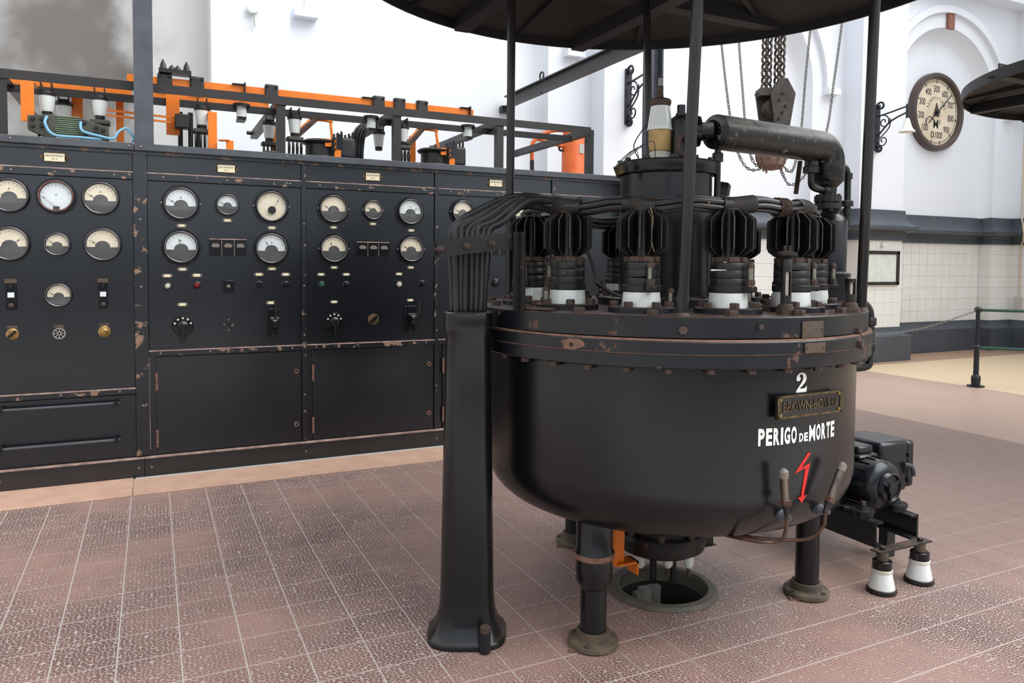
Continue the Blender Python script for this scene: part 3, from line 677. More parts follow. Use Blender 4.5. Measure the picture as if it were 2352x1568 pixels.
def lever(parent, x0, y0, x1, y1, lx, ly):
    a = sb(x0, y0); c = sb(x1, y1); m_ = (a + c) / 2
    g = MB().box(a.x, c.x, YS - .015, YS, c.z, a.z).build('lever_switch', 'bezel', parent, bevel=.004)
    q = MB(); w_ = (c.x - a.x); q.lathe([(0, 0), (w_ * .45, 0), (w_ * .45, .03), (0, .03)], Vector((m_.x - .015 + w_ * .1, YS - .035, m_.z)), UX, 18); q.build('cam', 'lever_black', g)
    t_ = sb(lx, ly); MB().tube([Vector((m_.x + w_ * .15, YS - .05, m_.z - .02)), Vector((t_.x, YS - .06, m_.z + .05)), Vector((t_.x, YS - .07, t_.z))], .009, 8, radii=[.008, .009, .012]).build('lever', 'lever_black', g)
    MB().box(m_.x - w_ * .2, m_.x + w_ * .45, YS - .045, YS - .012, m_.z + .03, m_.z + .045).build('guard', 'chrome', g)
    MB().disc(Vector((m_.x, YS - .015, c.z + .012)), OUT, .007, .005, 8).build('screw', 'copper', g)
def fuse_block(parent, x0, y0, x1, y1):
    a = sb(x0, y0); c = sb(x1, y1); w_ = (c.x - a.x) / 3
    g = MB().box(a.x, c.x, YS - .012, YS, c.z, a.z).build('fuse_block', 'bezel', parent, bevel=.002)
    MB().box(a.x, c.x, YS - .016, YS, a.z - .002, a.z + .004).build('top_edge', 'panel_edge', g)
    for i in range(3):
        x = a.x + w_ * (i + .5); z = (a.z + c.z) / 2 + .012
        MB().prism([(-.022, -.012), (.022, -.012), (.028, 0), (.016, .016), (-.016, .016), (-.028, 0)], (x, YS - .012, z), UX, VZ, .016).build('fuse_carrier', 'grey_plate', g)
        if i: MB().box(a.x + w_ * i - .0015, a.x + w_ * i + .0015, YS - .014, YS - .01, c.z, a.z).build('divider', 'panel_edge', g)
def switch_box(parent, x0, y0, x1, y1):
    a = sb(x0, y0); c = sb(x1, y1); m_ = (a + c) / 2; hh = a.z - c.z
    g = MB().box(a.x, c.x, YS - .014, YS, c.z, a.z).build('push_button_box', 'bezel', parent, bevel=.003)
    MB().box(a.x - .004, c.x + .004, YS - .018, YS, a.z - hh * .14, a.z).build('caption', 'plate_brown', g)
    for f, mm in ((.26, 'lever_black'), (-.36, 'bolt_rust')): MB().lathe([(.016, 0), (.015, .014), (.01, .02), (0, .021)], m_ + OUT * .014 + VZ * (hh * f), OUT, 14).build('push_button', mm, g)
    MB().box(m_.x - .018, m_.x + .018, YS - .02, YS - .012, m_.z - hh * .1, m_.z + hh * .06).build('card', 'dial_white', g)

Z_KICK, Z_SILL, Z_HEAD, Z_TOP = .138, .876, 2.10, 2.24
def cabinet(x0, x1, label, door=True, sill=Z_SILL, strip=.032):
    t = thing('switchboard_cabinet', label, 'cabinet', ((x0 + x1) / 2, YS, 0), 'cabinets of the black switchboard')
    MB().box(x0 + .002, x1 + strip - .002, YS + .012, 6.3, .02, Z_TOP).build('carcass', 'panel_paint', t)
    pane(x0, x1, Z_HEAD, Z_TOP, YS, YS + .012, 'header_panel', 'panel_paint', t)
    pane(x0, x1, Z_HEAD - .052, Z_HEAD, YS - .012, YS + .012, 'header_strip', 'panel_trim', t)
    MB().box(x0, x1, YS - .0135, YS + .0, Z_HEAD - .005, Z_HEAD + .0015).build('strip_highlight', 'panel_edge', t)  # tan line painted in for light caught on the strip's top
    pane(x0, x1, sill, Z_HEAD - .052, YS, YS + .012, 'instrument_panel', 'panel_paint', t)
    pane(x0, x1, sill - .04, sill, YS - .014, YS + .012, 'sill_strip', 'panel_trim', t)
    MB().box(x0, x1, YS - .0155, YS + .0, sill - .006, sill + .0015).build('strip_highlight', 'panel_edge', t)  # same painted highlight along the sill
    pane(x1, x1 + strip, .15, Z_TOP, YS - .016, YS + .012, 'mullion', 'panel_trim', t)
    screws(t, [(x0 + (x1 - x0) * f, Z_HEAD - .026) for f in (.1, .5, .92)], YS - .012)
    screws(t, [(x0 + (x1 - x0) * f, sill - .02) for f in (.07, .38, .68, .93)], YS - .014)
    screws(t, [(x1 + strip * .5, z) for z in (.5, .95, 1.32, 1.78)], YS - .016)
    if door:
        d = pane(x0 + .045, x1 - .004, .15, sill - .045, YS - .004, YS + .012, 'door', 'panel_paint', t)
        for z in (.26, .66): 
            MB().cyl((x0 + .045, YS - .008, z - .06), (x0 + .045, YS - .008, z + .06), .009, n=10).build('hinge', 'rust_edge', d)
            MB().ring(Vector((x1 - .045, YS - .004, z + .02)), OUT, .009, .018, .012, 16).build('lock_ferrule', 'rust_edge', d)
            MB().disc(Vector((x1 - .045, YS - .004, z + .02)), OUT, .009, .006, 12).build('keyhole', 'lever_black', d)
    return t
c0 = cabinet(-1.5, -.112, 'leftmost switchboard cabinet with seven dials and two long grab rods', False, .625, .085)
pane(-1.5, -.112, .15, .58, YS, YS + .012, 'lower_panel', 'panel_paint', c0)
for (xa, ya, xb, yb) in ((5, 941, 267, 922), (5, 1029, 269, 1006)):
    p, q = sb(xa, ya), sb(xb, yb); z = (p.z + q.z) / 2
    r_ = MB().cyl((p.x, YS - .05, z), (q.x + .02, YS - .05, z), .009, n=10).build('grab_rod', 'steel_grey', c0)
    for x in (p.x, q.x): MB().cyl((x, YS, z), (x, YS - .055, z), .012, n=8).box(x - .012, x + .012, YS - .065, YS - .035, z - .016, z + .016).build('rod_bracket', 'bezel', r_)
c1 = cabinet(-.027, 1.007, 'switchboard cabinet right of the steel column, with five dials and a plain door')
c2 = cabinet(1.041, 2.057, 'switchboard cabinet with chipped mullions just left of the cable column')
c3 = cabinet(2.089, 3.13, 'switchboard cabinet partly hidden behind the cable column')
c4 = cabinet(3.162, 4.2, 'last switchboard cabinet, behind the finned radiators of the tank')
for t_, a, s_ in ((c0, (102, 351, 149, 372), 'Nr. 3'), (c1, (500, 378.5, 539, 397), 'Nr. 2'), (c2, (840, 397, 871, 415), 'Nr. 2'), (c3, (1124, 413, 1152, 429), 'Nr. 1')): nameplate(t_, *a, s_)
# cabinet 0
gauge(c0, 22, 448, 41, 'cream', 152, 'A', wide=False); gauge(c0, 129.6, 451, 41.5, 'full', 140, 'V', 'bezel_orange'); gauge(c0, 231.5, 455, 39.5, 'cream', 150, 'A', wide=False)
gauge(c0, 23, 559, 41, 'cream', 40, None, wide=False); gauge(c0, 132, 560.5, 27, 'cream', 140, None, wide=False); gauge(c0, 236, 561, 39.5, 'cream', 148, None, wide=False)
gauge(c0, 135.5, 677, 27.5, 'cream', 150, None, wide=False)
switch_box(c0, 12.5, 640, 39.5, 711); switch_box(c0, 226, 639, 248, 708)
for px, py, m_, k in ((29, 767, 'brass', 'slot'), (137, 765, 'bezel', 'wheel'), (240, 761, 'brass', 'button')):
    knob(c0, px, py, 13, m_, k); p = sb(px - 1, py - 16); MB().box(p.x - .03, p.x + .03, YS - .004, YS, p.z - .01, p.z + .01).build('caption', 'plate_brown', c0)
# cabinet 1
gauge(c1, 415.5, 467, 43, 'white', 150, 'A', ears=True); gauge(c1, 522, 470, 27.5, 'white', 148, None); gauge(c1, 623.3, 474, 41, 'open', 60, None, ears=True)
gauge(c1, 416, 567, 43, 'white', 100, 'V'); gauge(c1, 623, 570, 41, 'white', 120, 'A')
fuse_block(c1, 480, 549, 566, 587)
for a in ((417, 518), (522, 506), (624, 523), (419, 618), (624.5, 617), (384, 633), (452, 632), (594.6, 630), (656, 630), (419, 699), (622, 695)): small_label(c1, *a)
knob(c1, 385, 657, 9, 'lamp_clear'); knob(c1, 452, 655, 9, 'lamp_red'); knob(c1, 594.6, 654, 9, 'bezel', 'slot'); knob(c1, 656, 653, 8, 'bezel')
p, q = sb(511, 643), sb(538, 672); MB().box(p.x, q.x, YS - .012, YS, q.z, p.z).build('push_plate', 'bezel', c1, bevel=.004); knob(c1, 524.5, 657.5, 7, 'grey_plate', 'button')
rotary(c1, 420, 748, 23, 420, 784); lever(c1, 611.6, 709, 640, 773, 630, 688)
for dx, dy in ((0, -11), (0, 0), (-10, 0), (11, 0), (0, 12), (8, 3)): p = sb(525 + dx, 745 + dy); MB().disc(p, OUT, .006, .003, 8).build('plugged_hole', 'screw' if (dx or dy) else 'lever_black', c1)
# cabinet 2
gauge(c2, 765, 479.5, 37, 'cream', 150, None, ears=True); gauge(c2, 855.5, 482.5, 25, 'cream', 140, None, ears=True); gauge(c2, 941, 486, 34, 'white', 40, 'A')
gauge(c2, 766, 571, 36, 'cream', 110, None, ears=True); gauge(c2, 943, 572, 33.5, 'cream', 145, None, ears=True)
fuse_block(c2, 819, 556, 893, 588)
for a in ((766, 522), (856, 514), (944, 529), (767, 614), (943, 614), (737, 630), (795, 630), (916, 629), (767, 693), (942, 689)): small_label(c2, *a, .9)
knob(c2, 738, 654, 8.5, 'wire_green'); knob(c2, 795, 654, 8.5, 'bezel'); knob(c2, 916, 653, 8.5, 'lamp_clear'); knob(c2, 969, 651, 8, 'bezel')
rotary(c2, 767, 737, 20, 770, 771); knob(c2, 857, 733, 13, 'old_brass', 'slot'); lever(c2, 929, 702, 954, 761, 958, 690)
# cabinet 3 and 4 (mostly hidden by the tank)
gauge(c3, 1061, 487, 30.5, 'cream', 150, None, ears=True); gauge(c3, 1200, 492, 28, 'cream', 140, None); gauge(c3, 1062, 572, 30, 'cream', 60, None); gauge(c3, 1200, 572, 28, 'cream', 140, None)
fuse_block(c3, 1108, 560, 1165, 585)
knob(c3, 1037, 652, 8, 'lamp_clear'); knob(c3, 1138, 650, 10, 'bezel'); rotary(c3, 1060, 728, 18, 1062, 760)
gauge(c4, 1330, 498, 26, 'cream', 150, None); gauge(c4, 1440, 502, 25, 'cream', 140, None); gauge(c4, 1330, 574, 26, 'cream', 120, None); gauge(c4, 1440, 574, 25, 'cream', 120, None)
# plinth and top rail in two lengths each
for x0, x1, lab in ((-1.5, -.064, 'shorter black plinth under the leftmost switchboard cabinet'), (-.062, 4.22, 'long black plinth under the switchboard right of its joint')):
    t = thing('switchboard_plinth', lab, 'plinth', ((x0 + x1) / 2, YS, 0), 'lengths of switchboard plinth')
    MB().box(x0, x1, YS - .03, YS + .2, 0, Z_KICK).build('board', 'panel_paint', t, bevel=.003); MB().box(x0, x1, YS - .032, YS - .0, Z_KICK - .006, Z_KICK + .004).build('top_edge', 'panel_edge', t)  # pinkish top line paints the lit upper face of the plinth
    screws(t, [(x, .07) for x in ([-.1, -.9] if x0 < -1 else [-.02, 1.03, 2.07, 3.15])], YS - .03)
for x0, x1, lab in ((-1.5, -.102, 'top rail over the leftmost switchboard cabinet'), (-.1, 4.24, 'long top rail along the switchboard right of the steel column')):
    t = thing('switchboard_top_rail', lab, 'rail', ((x0 + x1) / 2, YS, Z_TOP), 'lengths of switchboard top rail')
    MB().box(x0, x1, YS - .05, 6.32, Z_TOP + .002, Z_TOP + .05).build('rail', 'steel_grey', t, bevel=.004)
    MB().box(x0, x1, YS - .02, YS + .01, Z_TOP - .02, Z_TOP + .001).build('moulding', 'panel_trim', t)
    screws(t, [(x, Z_TOP + .028) for x in ((-.13, -.8) if x0 < -1 else (-.06, .9, 1.9, 2.9))], YS - .05)

# ================================================================== STEEL FRAME AND BUSBARS ABOVE
ZB = Z_TOP + .052
col = MB().box(-.098, .02, 5.68, 5.70, ZB, 7.5).box(-.098, .02, 5.80, 5.82, ZB, 7.5).box(-.046, -.032, 5.70, 5.80, ZB, 7.5).build('steel_column', 'steel_grey')
tag(col, 'grey steel column rising from the switchboard near its left end', 'column')
fr = thing('overhead_rack', 'black angle-iron frame standing on top of the switchboard', 'frame', (1.4, 5.85, ZB))
ZR = 2.735
MB().angle((-1.0, 5.84, ZR), (3.6, 5.84, ZR), .062, .008, (0, 0, -1), (0, 1, 0)).build('front_rail', 'iron_frame', fr)
MB().angle((-1.0, 6.09, ZR - .045), (3.55, 6.09, ZR - .045), .055, .008, (0, 0, -1), (0, 1, 0)).build('rear_rail', 'iron_frame', fr)
for i, x in enumerate((-.9, .854, 1.757, 2.668, 3.575)):
    MB().angle((x, 5.85, ZB), (x, 5.85, ZR - .02), .062, .008, (1, 0, 0), (0, 1, 0)).build('post', 'iron_frame', fr)
    MB().angle((x + .01, 5.86, ZR - .062), (x + .01, 7.6, ZR - .062), .062, .008, (0, 0, 1), (1, 0, 0)).build('arm', 'iron_frame', fr)
    MB().cyl((x + .05, 7.45, ZR - .03), (x - .04, 7.45, ZR - .03), .018, n=8).build('arm_bolt', 'iron_dark', fr)
# orange busbars
def busbar(x0, x1, y, z, label):
    t = thing('busbar', label, 'busbar', ((x0 + x1) / 2, y, z), 'orange busbars')
    MB().box(x0, x1, y - .008, y + .008, z - .05, z + .05).build('bar', 'orange_paint', t, bevel=.002)
    return t
def clamp(t, x, y, z, w_=.1, h_=.14):
    g = MB().box(x - w_ / 2, x + w_ / 2, y - .03, y + .03, z - h_ / 2, z + h_ / 2).build('clamp_block', 'iron_frame', t, bevel=.012)
    for a in (-1, 1): MB().hexa((x + a * w_ * .36, y - .03, z + h_ * .36), OUT, .012, .012).build('bolt', 'iron_dark', g)
bA = busbar(-.15, 2.58, 6.17, 2.805, 'long upper orange busbar above the frame rail')
for x in (.1, .32, .86, 1.72, 1.9, 2.1): clamp(bA, x, 6.17, 2.815)
for x in (.62, 1.63, 2.5): MB().box(x - .05, x + .05, 6.14, 6.2, 2.857, 2.864).box(x + .035, x + .045, 6.13, 6.21, 2.75, 2.875).build('strap', 'iron_dark', bA)
g = MB().box(.06, .28, 6.12, 6.22, 2.885, 2.915)
for x, h_ in ((.09, .075), (.15, .04), (.19, .04), (.25, .075)): g.lathe([(.026, 0), (.02, h_ * .5), (.004, h_), (0, h_)], (x, 6.17, 2.915), n=8)
g.build('terminal_comb', 'iron_dark', bA)
bB = busbar(-1.5, -.12, 6.17, 2.72, 'lower orange busbar at far left behind the frame rail')
bC = busbar(.02, .84, 6.17, 2.705, 'short lower orange busbar right of the steel column')
for x in (-.78, ): MB().box(x - .006, x + .006, 6.15, 6.19, 2.66, 2.78).build('joint', 'copper', bB)
# hanging insulators with contact fingers
def hanging_insulator(x, y, z, label, contacts=True, s=.74):
    t = thing('support_insulator', label, 'insulator', (x, y, z), 'white insulators hung from the frame')
    o = Vector((x, y, z))
    MB().box(x - .045 * s, x + .045 * s, y - .05, y + .05, z - .055, z - .045).box(x - .045 * s, x - .037 * s, y - .05, y + .05, z - .05, z).box(x + .037 * s, x + .045 * s, y - .05, y + .05, z - .05, z).build('hanger', 'iron_dark', t)
    MB().lathe([(0, -.085), (.072 * s, -.085), (.075 * s, -.075), (.07 * s, -.056), (0, -.056)], o, n=24).build('cap', 'iron_dark', t)
    MB().lathe([(0, -.19), (.045 * s, -.19), (.052 * s, -.175), (.066 * s, -.086), (0, -.086)], o, n=24).build('porcelain', 'porcelain', t)
    MB().lathe([(0, -.22), (.04 * s, -.22), (.044 * s, -.191), (0, -.191)], o, n=20).build('base_cap', 'iron_dark', t)
    if contacts:
        k = MB().box(x - .06, x + .06, y - .05, y + .05, z - .25, z - .22).build('contact_block', 'shunt_dark', t, bevel=.006)
        for i in range(4):
            xx = x - .045 + i * .03
            MB().tube(spline([(xx, y - .03, z - .25), (xx, y - .05, z - .30), (xx, y - .03, z - .36), (xx, y, z - .345), (xx, y - .01, z - .26)], 4), .007, 6).build('contact_finger', 'iron_dark', k)
    return t
hanging_insulator(-.62, 5.88, ZR - .06, 'white hanging insulator behind the leftmost orange strap')
hanging_insulator(-.55, 6.2, ZR - .06, 'rear white insulator just behind the leftmost hanging one', False)
hanging_insulator(-.31, 5.88, ZR - .06, 'white hanging insulator above the green finned shunt')
hanging_insulator(.34, 5.92, ZR - .06, 'white hanging insulator right of the steel column, over chain-like contacts')
hanging_insulator(1.0, 5.95, ZR - .06, 'white hanging insulator just right of the second frame post')
hanging_insulator(.86, 6.3, ZR - .06, 'rear white insulator behind the second frame post', True)
hanging_insulator(1.86, 5.95, ZR - .06, 'white hanging insulator just right of the third frame post')
hanging_insulator(1.76, 6.3, ZR - .06, 'rear white insulator behind the third frame post', False)
for x, lab in ((.63, 'short white stub insulator under the busbar left of the second frame post'), (1.64, 'short white stub insulator under the busbar left of the third frame post'), (2.5, 'short white stub insulator under the right end of the busbar')):
    t = thing('stub_insulator', lab, 'insulator', (x, 6.1, 2.6), 'short stub insulators under the busbar')
    MB().lathe([(0, 0), (.04, 0), (.036, .02), (.04, .04), (.036, .06), (.04, .08), (0, .08)], (x, 6.1, 2.6), n=18).build('porcelain', 'porcelain', t); MB().disc((x, 6.1, 2.68), (0, 0, 1), .062, .02).build('cap', 'iron_dark', t)
    MB().cyl((x, 6.1, ZR - .06), (x, 6.16, ZR - .06), .02, n=8).box(x - .03, x + .03, 6.06, 6.2, 2.575, 2.6).build('base', 'iron_dark', t)
# orange straps
def strap(pts, wd, label, up=(1, 0, 0)):
    b_ = MB()
    for p, q in zip(pts, pts[1:]): b_.bar(p, q, .008, wd, up)
    return tag(b_.build('copper_strap', 'orange_paint', bevel=.0015), label, 'strap', 'orange straps on the frame')
strap([(-.72, 5.80, 2.40), (-.72, 5.80, 2.66), (-.72, 6.0, 2.66)], .075, 'leftmost wide orange strap rising from the green finned shunt')
strap([(-.47, 6.22, 2.36), (-.47, 6.22, 2.66)], .07, 'orange strap behind the shunt, second from the left')
strap([(-.2, 6.22, 2.33), (-.2, 6.22, 2.66)], .05, 'narrow orange strap right of the shunt')
strap([(.15, 6.06, 2.42), (.15, 6.06, 2.74)], .09, 'wide orange strap right of the steel column')
strap([(.40, 5.78, ZB), (.40, 5.78, 2.56), (.40, 5.92, 2.56)], .06, 'tall orange strap standing before the chain-like contacts')
strap([(.51, 5.72, ZB), (.51, 5.72, 2.36), (.44, 5.75, 2.36)], .05, 'low orange angle strap at the cabinet top')
strap([(.9, 6.3, 2.33), (.9, 6.3, 2.6)], .06, 'orange strap behind the second frame post')
strap([(2.06, 6.3, 2.33), (2.06, 6.3, 2.6)], .06, 'orange strap behind the third frame post')
# pair of thin bars across the column
for dz in (0, .035):
    tag(MB().bar((-.28, 5.9, 2.5 + dz), (.2, 6.0, 2.5 + dz), .012, .014).build('link_bar', 'orange_paint'), 'thin %s orange link bar crossing behind the steel column' % ('upper' if dz else 'lower'), 'bar', 'thin orange link bars')
tag(MB().box(.16, .26, 5.94, 6.04, 2.46, 2.56).build('link_clamp', 'iron_frame', bevel=.008), 'dark clamp at the end of the thin orange link bars', 'clamp')
for k, x in enumerate((.2, .27, .33)):
    tag(MB().cyl((x, 6.1, ZB), (x, 6.1, 2.6), .018, n=10).build('riser_cable', 'cable_rubber'), 'black riser cable behind the orange strap, %s of three' % ('left', 'middle', 'right')[k], 'cable', 'riser cables by the column')
# finned shunt with blue leads
sx = on_y(180, 290, 5.78)
sh = thing('shunt', 'green finned shunt resistor with blue leads on the switchboard top', 'shunt', (sx.x, 5.78, ZB))
a0, a1, z0, z1 = on_y(66, 300, 5.78).x, on_y(250, 300, 5.78).x, ZB, 2.44
MB().prism([(a0, 2.34), (a0, 2.43), (a0 + .15, 2.45), (a0 + .15, ZB + .005), (a0 + .1, ZB + .005)], (0, 5.78, 0), UX, VZ, .05).build('end_block', 'shunt_dark', sh, bevel=.004)
MB().prism([(a1, 2.33), (a1, 2.39), (a1 - .17, 2.44), (a1 - .17, ZB + .005), (a1 - .02, ZB + .005)], (0, 5.78, 0), UX, VZ, .05).build('end_block', 'shunt_dark', sh, bevel=.004)
FIN = MB().box(a0 + .15, a1 - .17, 5.735, 5.80, -.0035, .0035).mesh('fin'); FIN.materials.append(MATS['shunt_green'])
for i in range(10): inst(FIN, 'fin', sh, (0, 0, 2.44 - i * (2.44 - ZB - .02) / 9.5))
for x, z in ((a0 + .03, 2.41), (a0 + .03, 2.365), (a0 + .08, 2.415), (a0 + .08, 2.37), (a1 - .03, 2.37), (a1 - .03, 2.34), (a1 - .07, 2.385), (a1 - .07, 2.35), (a1 - .14, 2.41), (a1 - .13, 2.34)): MB().hexa((x, 5.73, z), OUT, .014, .014).build('bolt', 'iron_dark', sh)
for k, pts in enumerate(([(a0 + .11, 5.72, 2.43), (a0 + .1, 5.70, 2.38), (a0 + .15, 5.69, 2.31), (a0 + .3, 5.69, ZB + .012), (a0 + .42, 5.70, ZB + .01)], [(a1 - .16, 5.72, 2.41), (a1 - .15, 5.70, 2.35), (a1 - .05, 5.69, ZB + .03), (a1 + .03, 5.69, ZB + .02), (a1 + .06, 5.7, 2.36), (a1 + .11, 5.72, 2.39), (a1 + .15, 5.72, 2.33), (a1 + .14, 5.72, ZB + .01)])):
    MB().tube(spline(pts, 6), .009, 8).build('lead', 'wire_blue', sh)
# coil current transformers
def coil(x, label):
    t = thing('current_coil', label, 'coil', (x, 6.0, ZB), 'black spool coils on the switchboard')
    o = Vector((x, 6.0, ZB))
    MB().lathe([(0, 0), (.15, 0), (.155, .012), (.14, .03), (.12, .035), (.118, .12), (.14, .13), (.15, .145), (.13, .16), (0, .16)], o, n=32).build('spool', 'iron_dark', t)
    k = MB().box(x + .08, x + .26, 5.93, 6.05, ZB + .03, ZB + .19).build('terminal_block', 'iron_frame', t, bevel=.02)
    for i in range(6): MB().hexa((x + .1 + .03 * i, 5.99, ZB + .19), (0, 0, 1), .01, .03 + .012 * (i % 3)).build('stud', 'iron_dark', k)
    MB().bar((x + .1, 5.86, ZB + .0), (x + .1, 5.86, ZB + .15), .01, .05, (1, 0, 0)).build('lead_tab', 'orange_paint', t); MB().bar((x + .03, 5.87, ZB + .1), (x + .03, 5.87, ZB + .16), .008, .05, (1, 0, 0)).build('lead_tab', 'orange_paint', t)
    MB().box(x + .09, x + .14, 5.85, 5.87, ZB + .08, ZB + .2).build('clamp', 'panel_paint', t)
    for dz in (.08, .12, .16): MB().hexa((x + .07, 5.86, ZB + dz), OUT, .016, .02).build('bolt', 'iron_dark', t)
coil(1.21, 'black spool coil with orange tab between second and third frame posts'); coil(2.16, 'black spool coil with orange tab between third and fourth frame posts')
for x, nm in ((1.2, 'left'), (2.1, 'right')):
    tag(MB().tube(spline([(x - .2, 5.96, 2.47), (x - .05, 6.1, 2.62), (x + .1, 6.1, 2.63), (x + .11, 6.1, 2.6), (x + .115, 6.06, 2.46)], 5), .012, 8).build('bent_lead', 'orange_paint'), 'bent orange lead dropping onto the %s spool coil' % nm, 'lead', 'bent orange leads')
    tag(MB().bar((x - .2, 5.95, 2.46), (x - .02, 6.12, 2.635), .05, .035).build('contact_arm', 'rust_iron'), 'brown sloping contact arm joining the %s bent orange lead' % nm, 'arm', 'sloping contact arms')
for k in range(4):
    x = 1.52 + k * .028
    tag(MB().tube(spline([(x, 6.25, ZB), (x + .0, 6.25, 2.45), (x + .05, 6.3, 2.62), (x + .22, 6.4, 2.74)], 5), .015, 8).build('curved_cable', 'cable_rubber'), 'curved black cable beside the third frame post, %s of four' % ('first', 'second', 'third', 'fourth')[k], 'cable', 'curved cables by the third post')
tag(MB().box(1.58, 1.72, 5.9, 6.0, ZB, ZB + .03).build('red_block', 'red_block', bevel=.004), 'small dark red block on the switchboard top', 'block')
tag(MB().box(.76, .84, 5.78, 5.86, ZB, ZB + .025).build('small_bracket', 'panel_paint', bevel=.004), 'small dark bracket lying left of the second frame post', 'bracket')
# orange drum beyond the switchboard
dr = thing('orange_drum', 'tall orange cylinder with curved pipe standing behind the switchboard', 'cylinder', (4.25, 7.3, 0))
MB().lathe([(0, 0), (.13, 0), (.13, 2.93), (.11, 2.97), (0, 2.985)], (4.27, 7.3, 0), n=32).build('drum', 'orange_drum', dr)
pz = lambda x, y: on_y(x, y, 7.3)
MB().tube(spline([pz(1300, 300), pz(1270, 300), pz(1240, 312), pz(1224, 328), pz(1222, 345), pz(1222, 368)], 6), .022, 10).build('curved_pipe', 'orange_drum', dr)
MB().cyl(pz(1222, 368), pz(1222, 420), .024, n=10).build('hose_end', 'cable_rubber', dr)
MB().cyl(pz(1232, 318), pz(1295, 337), .02, n=8).build('brace', 'orange_drum', dr)
MB().tube(spline([pz(1296, 345), pz(1286, 345), pz(1284, 335)], 4), .012, 6).build('hook', 'iron_dark', dr)
MB().box(4.27, 4.33, 7.165, 7.175, 2.72, 2.82).build('sticker', 'light_grey', dr)
# second steel column and tie beam to the wall
t = thing('steel_stanchion', 'dark steel stanchion behind the tank with a tie beam to the wall', 'column', (4.02, 5.5, 0))
MB().box(3.96, 3.975, 5.42, 5.56, 0, 5).box(4.065, 4.08, 5.42, 5.56, 0, 5).box(3.975, 4.065, 5.48, 5.5, 0, 5).build('stanchion', 'steel_grey', t)
MB().box(3.97, 4.07, 5.5, 8.5, 3.56, 3.575).box(3.97, 4.07, 5.5, 8.5, 3.44, 3.455).box(4.01, 4.03, 5.5, 8.5, 3.455, 3.56).build('tie_beam', 'iron_frame', t)
MB().box(3.95, 4.1, 8.5, YR, 3.38, 3.46).build('wall_pad', 'iron_dark', t)
MB().tube([Vector((4.02, 7.6, 3.63)) + Vector((0, .045 * math.cos(k * PI / 5), .045 * math.sin(k * PI / 5))) for k in range(10)], .01, 6, closed=True).build('eye_ring', 'iron_dark', t)
MB().cyl((4.02, 7.6, 3.43), (4.02, 7.6, 3.6), .008, n=6).build('eye_bolt', 'iron_dark', t)
# ================================================================== RECTIFIER TANK
RB, RL, R1, R2 = .805, .845, .862, .858
ZL = 1.32                                        # lid top
def tp_(a, r, z): return Vector((TC.x + r * math.cos(a), TC.y + r * math.sin(a), z))
tank = thing('rectifier_tank', 'large round black steel rectifier tank on three legs, lettered PERIGO DE MORTE', 'tank', TC)
fil_ = [(.80 - .19 + .195 * math.sin(t), .675 - .195 * math.cos(t)) for t in [PI / 2 * i / 10 for i in range(11)]]
MB().lathe([(0, .47)] + [(.3, .472)] + fil_ + [(RB, .68), (RB, 1.145)], TC, n=96).build('body', 'tank_paint', tank)
MB().lathe([(.5, 1.139), (R2 - .004, 1.139), (R2, 1.143), (R2, 1.187), (.7, 1.188)], TC, n=96).build('lower_flange', 'rim_paint', tank)
MB().lathe([(.7, 1.1885), (R2 + .002, 1.1885), (R2 + .002, 1.1915), (.7, 1.1915)], TC, n=96).build('rust_seam', 'rust_edge', tank)
MB().lathe([(.7, 1.192), (R1, 1.192), (R1, 1.232), (R1 - .003, 1.236), (.7, 1.236)], TC, n=96).build('upper_flange', 'rim_paint', tank)
MB().lathe([(.7, 1.236), (R1 - .004, 1.236), (R1 - .006, 1.242), (.7, 1.242)], TC, n=96).build('gasket', 'rust_edge', tank)
MB().lathe([(0, 1.246), (RL, 1.246), (RL, ZL - .004), (RL - .004, ZL), (0, ZL)], TC, n=96).build('lid', 'rim_paint', tank)
HEXB = MB().hexa((0, 0, 0), (0, 0, 1), .022, .02).mesh('bolt'); HEXB.materials.append(MATS['bolt_rust'])
for k in range(36): inst(HEXB, 'flange_bolt', tank, tp_(rad(k * 10 + 4), .83, 1.121), (0, 0, k), (.8, .8, .95))
for k in range(18): inst(HEXB, 'lid_bolt', tank, tp_(rad(k * 20 + 10), .79, ZL), (0, 0, k * .7), (1.05, 1.05, 1))
for px, py, r_ in ((1568, 758, RL), (1745, 751, RL), (1970, 762, RL), (1975, 792, R1)):
    a, z = on_tank(px, py, r_); d = Vector((math.cos(a), math.sin(a), 0)); MB().hexa(tp_(a, r_, z), d, .016 if px != 1745 else .011, .014).build('side_bolt', 'bolt_rust', tank)
a, z = on_tank(1312, 791, R1); MB().lathe([(0, .003), (.008, .003), (.009, 0)], tp_(a, R1, z), (math.cos(a), math.sin(a), 0), 10).build('drain_hole', 'lever_black', tank)
# chipped patch around the hole
pt = [(math.cos(q) * (.045 + .012 * math.sin(3 * q + 1)) , math.sin(q) * (.026 + .008 * math.sin(2 * q))) for q in [2 * PI * i / 18 for i in range(18)]]
MB().add([tp_(a + u_ / R1, R1 + .0008, min(max(z + v_, 1.193), 1.231)) for u_, v_ in pt], [tuple(range(18))]).build('bare_patch', 'rust_edge', tank)
def curved(mb, poly_v, poly_f, a0, z0, wd, ht, r, shear=0): return mb.add([tp_(a0 + (u_ * wd + shear * v_) / r, r, z0 + v_ * ht) for u_, v_ in poly_v], poly_f)
def tank_text(s, a0, z0, wd, ht, r, bold, m_, name='lettering'):
    vs, fs = text_geo(s, bold); q = MB(); curved(q, vs, fs, a0, z0, wd, ht, r); return q.build(name, m_, tank)
